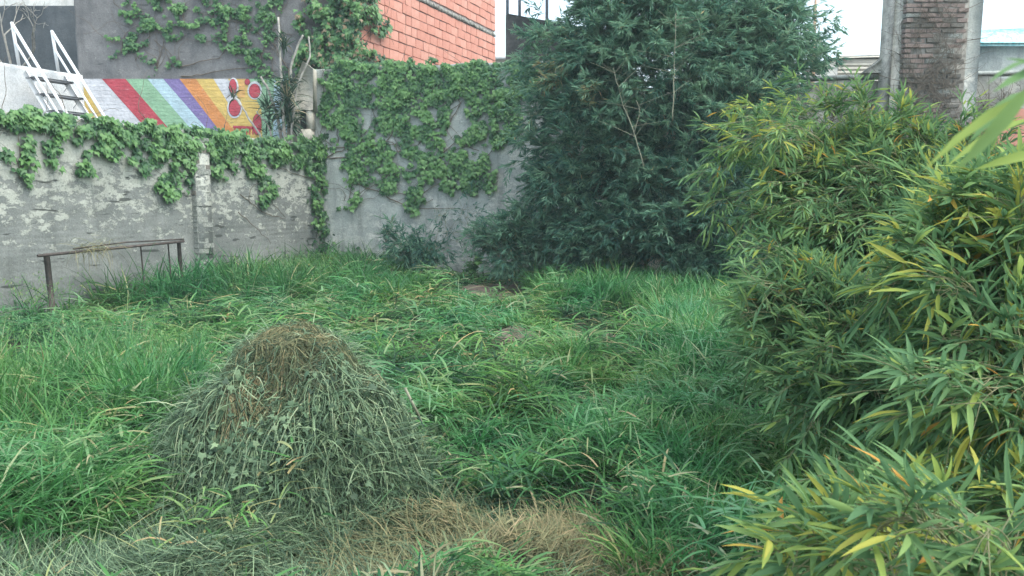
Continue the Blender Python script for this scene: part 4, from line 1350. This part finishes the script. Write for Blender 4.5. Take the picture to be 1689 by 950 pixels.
tag(o, 'wisp of dry hay hanging on the rusty iron rail', 'hay', kind='stuff')


# ------------------------------------------------------------------ the heap of cut weeds
def heap_h(x, y):
    dx, dy = x - HEAP[0], y - HEAP[1]
    r = np.sqrt((dx / .86) ** 2 + (dy / .82) ** 2)
    th = np.arctan2(dy, dx)
    r = r * (1 + .12 * np.sin(2 * th + .6) + .08 * np.sin(3 * th))
    core = np.clip(1 - r, 0, 1)
    h = .74 * np.clip(1 - r ** 2.0, 0, 1) + .045 * np.exp(-(((dx + .02) / .3) ** 2 + ((dy - .02) / .28) ** 2) ** 2)
    h = h + (.2 * (vnoise(x * 3.1, y * 3.1, 31) - .5) + .12 * (vnoise(x * 8, y * 8, 32) - .5)) * np.clip(core * 3, 0, 1)
    return np.where(h > .66, .66 + (h - .66) * .4, h) * 1.03


hp = thing('heap', 'tall mound of cut weeds and grass topped with dry hay', 'heap', (HEAP[0], HEAP[1], 0))
ax = np.linspace(-1.15, 1.15, 60)
Xh, Yh = np.meshgrid(HEAP[0] + ax, HEAP[1] + ax)
Zh = gz(Xh, Yh) + heap_h(Xh, Yh) - .035
V = np.stack([Xh, Yh, Zh], -1).reshape(-1, 3)
idx = np.arange(3600).reshape(60, 60)
q = np.stack([idx[:-1, :-1], idx[:-1, 1:], idx[1:, 1:], idx[1:, :-1]], -1).reshape(-1, 4)
MB().add(V, [q]).build('core', M['soil'], hp, smooth=True)


def drape(n, r0, r1, length, K, wig, lift, ths=None, seed=0, flow=1.0):
    """paths that run down the slope of the heap from a starting ring"""
    r2 = np.random.default_rng(seed)
    th = r2.uniform(0, 2 * np.pi, n) if ths is None else r2.uniform(ths[0], ths[1], n)
    rr = np.sqrt(r2.uniform(r0 ** 2, r1 ** 2, n))
    x = HEAP[0] + rr * .92 * np.cos(th); y = HEAP[1] + rr * .85 * np.sin(th)
    a = th + r2.normal(0, wig * 1.2, n) if flow else r2.uniform(0, 2 * np.pi, n)
    L = r2.uniform(length[0], length[1], n)
    lf0 = r2.uniform(lift[0], lift[1], n)
    P = np.zeros((n, K, 3))
    for k in range(K):
        f = k / (K - 1)
        z = gz(x, y) + heap_h(x, y) + lf0 * (.35 + .65 * np.sin(np.pi * min(f * 1.15, 1)))
        if k:
            z = np.maximum(np.minimum(z, P[:, k - 1, 2] + L / K * .9), P[:, k - 1, 2] - L / K * 1.1)
        P[:, k] = np.stack([x, y, z], 1)
        e = .02
        sx = (heap_h(x + e, y) - heap_h(x - e, y)) / (2 * e); sy = (heap_h(x, y + e) - heap_h(x, y - e)) / (2 * e)
        sl_ = np.sqrt(1 + (sx * np.cos(a) + sy * np.sin(a)) ** 2)
        a = a + r2.normal(0, wig, n)
        x = x + np.cos(a) * L / K / sl_; y = y + np.sin(a) * L / K / sl_
    return P


def rsides(n, seed):
    r2 = np.random.default_rng(seed)
    v = r2.normal(0, 1, (n, 3))
    return nrm(v)


# grass tangle over the whole mound
n = 9000
P = drape(n, 0, 1.05, (.12, .4), 7, .45, (.0, .07), seed=1)
V, F, T = ribbons(P, U(.003, .008, n), rsides(n, 1), np.clip(rng.normal(.38, .24, n), 0, 1))
cg = MB().add(V, F, T)
n = 9000
P = drape(n, 0, 1.12, (.08, .34), 6, .6, (.0, .14), seed=4, flow=0)
V, F, T = ribbons(P, U(.003, .009, n), rsides(n, 6), np.clip(rng.normal(.4, .26, n), 0, 1))
cg.add(V, F, T)
cg.build('cut_grass', M['weed'], hp)['kind'] = 'stuff'
# pale stalks hanging down the slope
n = 520
P = drape(n, .3, .9, (.3, .9), 10, .34, (.02, .12), seed=2)
mb = MB()
for i in range(n):
    mb.tube(P[i], np.linspace(U(.002, .0055), .0015, 10), 4, np.clip(rng.normal(.6, .25), 0, 1), cap=False)
mb.build('stalks', M['weed'], hp)['kind'] = 'stuff'
mb2 = MB()
n2 = 75
P2 = drape(n2, .25, .65, (.4, .8), 10, .27, (.04, .13), (-2.7, -.4), seed=12)
for i in range(n2):
    mb2.tube(P2[i], np.linspace(U(.0025, .005), .0015, 10), 4, np.clip(rng.normal(.72, .15), 0, 1), cap=False)
mb2.build('long_stalks', M['weed'], hp)['kind'] = 'stuff'
n = len(P)
# wilted leaves on the stalks
m = 6500
ii = rng.integers(0, n, m); kk = rng.integers(1, 10, m)
o_ = P[ii, kk] + rng.normal(0, .02, (m, 3))
a_ = rng.normal(0, .7, (m, 3)) + np.array([0, -.1, -.7])
L_ = U(.018, .055, m)
tt_ = np.clip(rng.normal(.4, .2, m), 0, 1)
nn_ = rng.normal(0, .6, (m, 3)) + np.array([0, -.6, .6])
leaves_split(hp, IVY_LEAF, IVY_LEAF, 'weed', M['weed'], o_, a_, nn_, L_, L_ * U(.5, .9, m), tt_, np.where(o_[:, 1] < HEAP[1], 1.3, .6), 300, 'wilted_leaves')
# dry hay cap and patches
for nm, n, c, rad, lft, tm in (('hay_cap', 2300, (.03, -.02), .2, (.0, .12), .3), ('hay_patch', 900, (-.16, -.36), .14, (.01, .07), .74), ('hay_patch', 500, (.17, .12), .14, (.0, .06), .5), ('hay_patch', 350, (-.62, -.05), .08, (.01, .07), .8), ('hay_patch', 500, (.1, -.2), .16, (.0, .07), .4), ('hay_patch', 2600, (0, 0), .55, (.02, .10), .24)):
    th = U(0, 6.28, n); rr = rad * np.sqrt(U(0, 1, n))
    x = HEAP[0] + c[0] + rr * np.cos(th) * 1.1; y = HEAP[1] + c[1] + rr * np.sin(th)
    K = 7
    P = np.zeros((n, K, 3))
    a = th + np.pi / 2 + rng.normal(0, .9, n)
    cu = rng.normal(0, .35, n); L = U(.08, .26, n)
    l0 = U(lft[0], lft[1], n)
    for k in range(K):
        P[:, k] = np.stack([x, y, gz(x, y) + heap_h(x, y) + l0 + .012 * np.sin(k * 1.3 + th * 5)], 1)
        x = x + np.cos(a) * L / K; y = y + np.sin(a) * L / K
        a = a + cu + rng.normal(0, .2, n)
    V, F, T = ribbons(P, U(.0025, .006, n), rsides(n, 5), np.clip(rng.normal(tm, .22, n) + .3 * (vnoise(P[:, 3, 0] * 9, P[:, 3, 1] * 9, 8) - .5), 0, 1))
    MB().add(V, F, T).build(nm, M['hay'], hp)['kind'] = 'stuff'


for ci in range(13):
    th = U(0, 2 * np.pi); rr = U(.25, .85)
    cx_, cy_ = HEAP[0] + rr * .9 * np.cos(th), HEAP[1] + rr * .83 * np.sin(th)
    n = 150
    x = cx_ + rng.normal(0, .07, n); y = cy_ + rng.normal(0, .07, n)
    zb = gz(x, y) + heap_h(x, y)
    V, F, T = blades(x, y, zb + U(.0, .05, n), th + rng.normal(0, 1.0, n), U(.1, .34, n), U(.1, 1.0, n), U(.8, 2.2, n), U(.003, .008, n), np.clip(rng.normal(.5, .25, n), 0, 1), 6)
    MB().add(V, F, T).build('weed_clump', M['weed'], hp)['kind'] = 'stuff'


def heap_pt(px, py, lift=.04):
    best = None
    for Y in np.linspace(3.2, 5.2, 200):
        p = at(px, py, Y)
        if p[2] <= gz(p[0], p[1]) + heap_h(p[0], p[1]) + lift:
            return p
    return at(px, py, 4.3)


for pts, r, mt, nm in (([(668, 640), (688, 680), (700, 705), (714, 730)], .009, 'twig', 'cane'), ([(377, 664), (380, 680), (386, 702)], .011, 'bark', 'pale_stalk'), ([(530, 610), (548, 640), (560, 672)], .008, 'weed_', 'thick_stalk'),
                       ([(470, 636), (430, 655), (330, 700)], .006, 'stem', 'dark_twig'), ([(218, 716), (240, 728), (300, 730)], .007, 'stem', 'dark_twig'), ([(560, 640), (520, 625), (470, 640)], .005, 'stem', 'dark_twig')):
    P = np.array([heap_pt(*p) for p in pts])
    MB().tube(P, np.linspace(r, r * .7, len(P)), 6, .85).build(nm, M['weed'] if mt == 'weed_' else M[mt], hp, smooth=True)

# ------------------------------------------------------------------ grass
BARE = [(gnd(818, 480), .7, 1.1), (gnd(1005, 549), .5, .55), (gnd(850, 563), .32, .4), (gnd(255, 536), .3, .4)]


def bare_mask(x, y):
    k = np.ones(len(x), bool)
    for c, rx, ry in BARE:
        k &= (((x - c[0]) / rx) ** 2 + ((y - c[1]) / ry) ** 2) > 1 - .5 * U(0, 1, len(x))
    return k


def inside(x, y, pad=0.05):
    """in front of both boundary walls"""
    sl = (x - CORNER[0]) * AWAY_L[0] + (y - CORNER[1]) * AWAY_L[1]
    sb = (x - CORNER[0]) * N_B[0] + (y - CORNER[1]) * N_B[1]
    return (sl < -pad) & (sb < -pad)


def heap_r(x, y):
    return np.sqrt(((x - HEAP[0]) / .92) ** 2 + ((y - HEAP[1]) / .85) ** 2)


def dryness(x, y):
    """0 fresh .. 1 dry clippings: the raked strip in the foreground"""
    c1 = np.exp(-(((x - .2) / .9) ** 2 + ((y - 3.4) / .8) ** 2)) * (.1 + 1.3 * vnoise(x * 3.0, y * 3.0, 34))
    c2 = np.exp(-(((x + .75) / .75) ** 2 + ((y - 3.4) / .55) ** 2))
    c3 = np.exp(-(((x + 1.5) / 1.1) ** 2 + ((y - 2.95) / .5) ** 2)) * .95
    c4 = np.exp(-(((x - .6) / .5) ** 2 + ((y - 4.2) / .35) ** 2)) * .6
    return np.clip(np.maximum.reduce([c1, c2, c3, c4]) * 1.15 + .5 * (vnoise(x * 2.2, y * 2.2, 91) - .5), 0, 1)


def sample_view(n, y0, y1, pw, margin=.4):
    """points in the camera's field; density falls as distance ** -pw"""
    e = 2 - pw
    Yy = (U(0, 1, n) * (y1 ** e - y0 ** e) + y0 ** e) ** (1 / e)
    Xx = U(-1, 1, n) * (Yy * .70 + margin)
    return Xx, Yy


def mat_height(x, y):
    return .03 + .6 * vnoise(x * 1.4, y * 1.4, 13) * np.clip(vnoise(x * 3.6 + 4, y * 3.6, 14) * 1.6 - .4, 0, 1)


# flattened, mown green grass
x, y = sample_view(125000, 2.1, 15.5, 1.2)
k = inside(x, y) & bare_mask(x, y) & (heap_r(x, y) > .85) & (x < 3.2 + .1 * y)
dry = dryness(x, y)
k &= U(0, 1, len(x)) > dry * 1.1
x, y = x[k], y[k]
n = len(x)
hd = 2 * np.pi * 2.2 * vnoise(x * .9, y * .9, 17) + 1.2 * vnoise(x * 2, y * 2, 18) + rng.normal(0, 1.25, n)
mh = mat_height(x, y)
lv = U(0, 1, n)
L = U(.1, .36, n) * (.7 + .5 * vnoise(x * .9, y * .9, 19)) * np.clip(.35 + .12 * y, .5, 1)
th0 = np.abs(rng.normal(.35, .35, n))
tint = .38 + .17 * rng.normal(0, 1, n) + .5 * (lv - .5) + .75 * (vnoise(x * 1.3, y * 1.3, 23) - .5) + .6 * (vnoise(x * 4, y * 4, 24) - .5)  # noise also darkens patches, standing in for shaded gaps between tufts
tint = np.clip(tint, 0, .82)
tint = np.where(U(0, 1, n) < .035 + .3 * dryness(x, y), U(.84, 1, n), tint)
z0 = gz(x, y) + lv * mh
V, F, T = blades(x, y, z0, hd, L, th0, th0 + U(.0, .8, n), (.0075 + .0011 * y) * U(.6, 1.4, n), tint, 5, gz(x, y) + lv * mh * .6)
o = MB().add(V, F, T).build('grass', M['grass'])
tag(o, 'flattened freshly mown green grass lying over the yard', 'grass', kind='stuff')


def tufts(cx, cy, per, rad, length, spread, tint_mu, bend=(.5, 1.5), wd=1.0, lean=(1.0, 1.5), tsd=.12):
    m = len(cx)
    ci = np.repeat(np.arange(m), int(per * .75))
    n = len(ci)
    th = U(0, 6.28, n); rr = rad * np.sqrt(U(0, 1, n))
    x = cx[ci] + rr * np.cos(th); y = cy[ci] + rr * np.sin(th)
    tl = rng.normal(0, 1, m) * .6
    hd = np.where(U(0, 1, n) < spread, th + rng.normal(0, .5, n), U(0, 6.28, n)) + tl[ci]
    sc = U(.75, 1.2, m)[ci]
    L = U(length[0], length[1], n) * sc
    k = inside(x, y) & bare_mask(x, y)
    tint = np.clip(tint_mu + rng.normal(0, tsd, n) + rng.normal(0, .06, m)[ci], 0, .88)
    tint = np.where(U(0, 1, n) < .03, U(.84, .95, n), tint)
    th0 = U(lean[0], lean[1], n)
    return blades(x[k], y[k], gz(x[k], y[k]) - .01, hd[k], L[k], th0[k], U(bend[0], bend[1], n)[k], ((.0075 + .0009 * y) * wd * U(.7, 1.3, n))[k], tint[k], 6)


def area(n, poly):
    """n random ground points inside a photo polygon's outline on the ground"""
    g = np.array([gnd(*p)[:2] for p in poly])
    lo, hi = g.min(0), g.max(0)
    out = np.zeros((0, 2))
    while len(out) < n:
        c = U(0, 1, (n * 3, 2)) * (hi - lo) + lo
        ins = np.zeros(len(c), bool)
        j = len(g) - 1
        for i in range(len(g)):
            cond = ((g[i, 1] > c[:, 1]) != (g[j, 1] > c[:, 1])) & (c[:, 0] < (g[j, 0] - g[i, 0]) * (c[:, 1] - g[i, 1]) / (g[j, 1] - g[i, 1] + 1e-12) + g[i, 0])
            ins ^= cond
            j = i
        out = np.concatenate([out, c[ins]])
    return out[:n, 0], out[:n, 1]


# tall grass: against the left wall, in the corner, by the bamboo, left foreground
mb = MB()
for (nt_, poly, per, rad, ln, sprd, tm, bend, lean) in (
        (130, [(-60, 522), (-60, 495), (130, 476), (150, 500)], 40, .18, (.3, .7), .6, .32, (.5, 1.8), (.9, 1.5)),
        (430, [(-60, 528), (-60, 508), (200, 478), (540, 443), (640, 452), (560, 505), (300, 516), (130, 512), (60, 528)], 52, .18, (.3, .95), .55, .34, (.4, 2.3), (.75, 1.5)),
        (130, [(540, 442), (700, 458), (680, 500), (560, 510)], 40, .15, (.3, .55), .6, .45, (.5, 1.6), (1.0, 1.5)),
        (150, [(880, 478), (1240, 485), (1240, 520), (900, 520)], 42, .15, (.35, .65), .6, .46, (.4, 1.5), (1.0, 1.5)),
        (150, [(1060, 510), (1290, 500), (1290, 650), (1080, 640)], 45, .13, (.35, .62), .6, .6, (.4, 1.6), (1.0, 1.5)),
        (32, [(880, 590), (1000, 590), (1010, 640), (880, 640)], 50, .12, (.25, .45), .6, .55, (.6, 1.8), (.9, 1.45)),
        (46, [(620, 650), (920, 650), (900, 715), (680, 715)], 60, .12, (.2, .38), .7, .42, (.9, 2.3), (.7, 1.4)),
        (40, [(700, 500), (1000, 510), (980, 560), (700, 560)], 40, .14, (.18, .34), .6, .5, (.7, 1.8), (.9, 1.4)),
        (100, [(-60, 640), (150, 620), (320, 640), (330, 720), (120, 760), (-60, 770)], 50, .11, (.35, .7), .65, .52, (.4, 1.5), (1.1, 1.5)),
        (34, [(-60, 820), (120, 850), (160, 900), (60, 930), (-60, 940)], 70, .1, (.3, .55), .75, .52, (.8, 2.0), (.9, 1.4)),
        (22, [(130, 770), (240, 770), (240, 820), (130, 820)], 60, .1, (.25, .45), .7, .5, (.8, 1.9), (.9, 1.4)),
        (90, [(1000, 740), (1350, 720), (1380, 960), (1020, 960)], 55, .1, (.18, .42), .6, .52, (.5, 1.8), (.9, 1.45)),
        (70, [(750, 720), (1050, 700), (1060, 800), (800, 800)], 55, .1, (.15, .36), .6, .46, (.6, 1.9), (.8, 1.4)),
        (80, [(1050, 640), (1400, 660), (1400, 780), (1050, 740)], 55, .1, (.2, .42), .6, .62, (.6, 1.9), (.8, 1.4)),  # paler tint makes up for light lost under the bamboo
        (60, [(150, 560), (500, 530), (520, 570), (300, 600)], 45, .12, (.2, .4), .6, .42, (.8, 2.0), (.7, 1.3))):
    cx, cy = area(nt_, poly)
    V, F, T = tufts(cx, cy, per, rad, ln, sprd, tm, bend, 1.0, lean)
    mb.add(V, F, T)
o = mb.build('tall_grass', M['grass'])
tag(o, 'tall uncut grass in tufts along the walls and in the left foreground', 'grass', kind='stuff')

x, y = sample_view(2600, 2.6, 13, 1.1)
k = inside(x, y) & (heap_r(x, y) > 1)
x, y = x[k], y[k]
n = len(x)
V, F, T = blades(x, y, gz(x, y) + mat_height(x, y) * .8 + .02, U(0, 6.28, n), U(.3, .8, n) * np.clip(y / 9, .25, 1), U(0, .5, n), U(0, .7, n), .0022 + .0005 * y, U(.78, 1, n), 5, gz(x, y) + mat_height(x, y) * .7 + .02)
o = MB().add(V, F, T).build('straw_stems', M['grass'])
tag(o, 'pale flattened straw stems scattered through the mown grass', 'grass', kind='stuff')

# oat like seed heads over the left foreground and the wall grass
mb = MB()
so_, sa_, sl__, st_ = [], [], [], []
for (m, poly, hh) in ((150, [(-40, 630), (300, 620), (320, 700), (-40, 740)], (.55, .85)), (150, [(380, 470), (560, 455), (560, 500), (380, 515)], (.6, .9)), (40, [(-20, 540), (120, 520), (120, 550), (-20, 560)], (.6, .9))):
    cx, cy = area(m, poly)
    for i in range(m):
        if not inside(cx[i:i + 1], cy[i:i + 1])[0]:
            continue
        h_ = U(*hh); hd_ = U(0, 6.28); ln_ = U(.15, .4)
        t = np.linspace(0, 1, 7)
        P = np.stack([cx[i] + np.cos(hd_) * ln_ * t ** 2.2, cy[i] + np.sin(hd_) * ln_ * t ** 2.2, gz(cx[i], cy[i]) + h_ * (t - .22 * t ** 4)], 1)
        mb.tube(P, np.linspace(.003, .0015, 7), 3, .7, cap=False)
        for q in range(int(U(6, 13))):
            f = U(3.6, 6)
            b = np.array([np.interp(f, np.arange(7), P[:, j]) for j in range(3)])
            so_.append(b + rng.normal(0, .018, 3)); sa_.append(np.array([np.cos(hd_) * .4, np.sin(hd_) * .4, -.9]) + rng.normal(0, .3, 3)); sl__.append(U(.025, .045)); st_.append(U(.74, .86))
V, F, T = scatter_leaves(LEAF_QUICK, np.array(so_), np.array(sa_), rng.normal(0, 1, (len(so_), 3)), np.array(sl__), np.array(sl__) * .32, np.array(st_))
mb.add(V, F, T)
o = mb.build('seed_heads', M['grass'])
tag(o, 'pale drooping oat seed heads over the tall grass', 'grass', kind='stuff')

# dry raked clippings in the foreground
x, y = sample_view(190000, 2.1, 5.2, 1.0)
dr_ = dryness(x, y)
k = (U(0, 1, len(x)) < dr_ ** 1.3 * .95) & (heap_r(x, y) > .75)
x, y = x[k], y[k]
n = len(x)
hd = 2 * np.pi * vnoise(x * 1.6, y * 1.6, 27) + rng.normal(0, 1.0, n)
th0 = np.abs(rng.normal(.25, .35, n))
lv = U(0, 1, n)
mh = .02 + .16 * vnoise(x * 2.4, y * 2.4, 29) * dryness(x, y)
warm = .3 * vnoise(x * 1.3, y * 1.3, 33) + .85 * np.exp(-(((x - .15) / 1.0) ** 2 + ((y - 3.45) / .8) ** 2)) * (.15 + 1.1 * vnoise(x * 3.0, y * 3.0, 34))
tint = np.clip(.08 + .5 * warm + rng.normal(0, .17, n) + .2 * (lv - .5), 0, 1)
isw = warm + rng.normal(0, .12, n) > .42
for nm, lab, sel, mt_ in (('hay_clippings', 'dry tan clippings raked over the ground right of the mound', isw, 'hay'), ('green_clippings', 'wilted grey green clippings lying over the foreground', ~isw, 'weed')):
    q_ = np.where(sel)[0]
    tn = tint[q_] if mt_ == 'hay' else np.clip(rng.normal(.33, .24, len(q_)) + .3 * (lv[q_] - .5), 0, 1)
    zz = gz(x[q_], y[q_])
    V, F, T = blades(x[q_], y[q_], zz + lv[q_] * mh[q_], hd[q_], U(.05, .22, len(q_)), th0[q_], U(-.3, 1.1, len(q_)), U(.0025, .006, len(q_)), tn, 5, zz + lv[q_] * mh[q_] * .5)
    o = MB().add(V, F, T).build(nm, M[mt_])
    tag(o, lab, 'hay', kind='stuff')

# loose cut weeds round the foot of the heap
n = 9000
th = U(0, 6.28, n); rr = U(.7, 1.35, n)
x = HEAP[0] + rr * np.cos(th) * .98; y = HEAP[1] + rr * np.sin(th) * .9
V, F, T = blades(x, y, gz(x, y) + heap_h(x, y) + U(0, .06, n), U(0, 6.28, n), U(.08, .3, n), np.abs(rng.normal(.2, .3, n)), U(-.2, 1, n), U(.003, .007, n), np.clip(rng.normal(.38, .2, n), 0, 1), 5, gz(x, y) + heap_h(x, y) * .9)
o = MB().add(V, F, T).build('cut_weeds', M['weed'])
tag(o, 'wilted cut weeds strewn round the foot of the mound', 'weeds', kind='stuff')

# leaf litter under the foreground bamboo
n = 5000
x, y = U(.8, 5, n), U(1.2, 12, n)
k = (x > .16 * y + .35 + .25 * (y < 3))
x, y = x[k], y[k]
n = len(x)
V, F, T = scatter_leaves(LEAF_QUICK, np.stack([x, y, gz(x, y) + .01 + U(0, .03, n)], 1), np.stack([rng.normal(0, 1, n), rng.normal(0, 1, n), rng.normal(0, .15, n)], 1), np.array([0, 0, 1.0]) + rng.normal(0, .3, (n, 3)), U(.08, .16, n), U(.012, .022, n), U(.2, 1, n))
o = MB().add(V, F, T).build('leaf_litter', M['hay'])
tag(o, 'dry fallen bamboo leaves on the ground under the bamboo', 'leaves', kind='stuff')

# ------------------------------------------------------------------ thin volume added to lift the dark tones, like lens veil
hz = MB().box(-130, 130, -130, 130, -1.2, 9.9)
m = bpy.data.materials.new('veil_haze')
m.use_nodes = True
t = m.node_tree
t.nodes.remove(t.nodes['Principled BSDF'])
pv = t.nodes.new('ShaderNodeVolumePrincipled')
pv.inputs['Color'].default_value = (0.8, 0.95, 1.0, 1)
pv.inputs['Density'].default_value = 0.0018
t.links.new(pv.outputs[0], t.nodes['Material Output'].inputs['Volume'])
o = hz.build('veil_haze', m)
tag(o, kind='stuff')
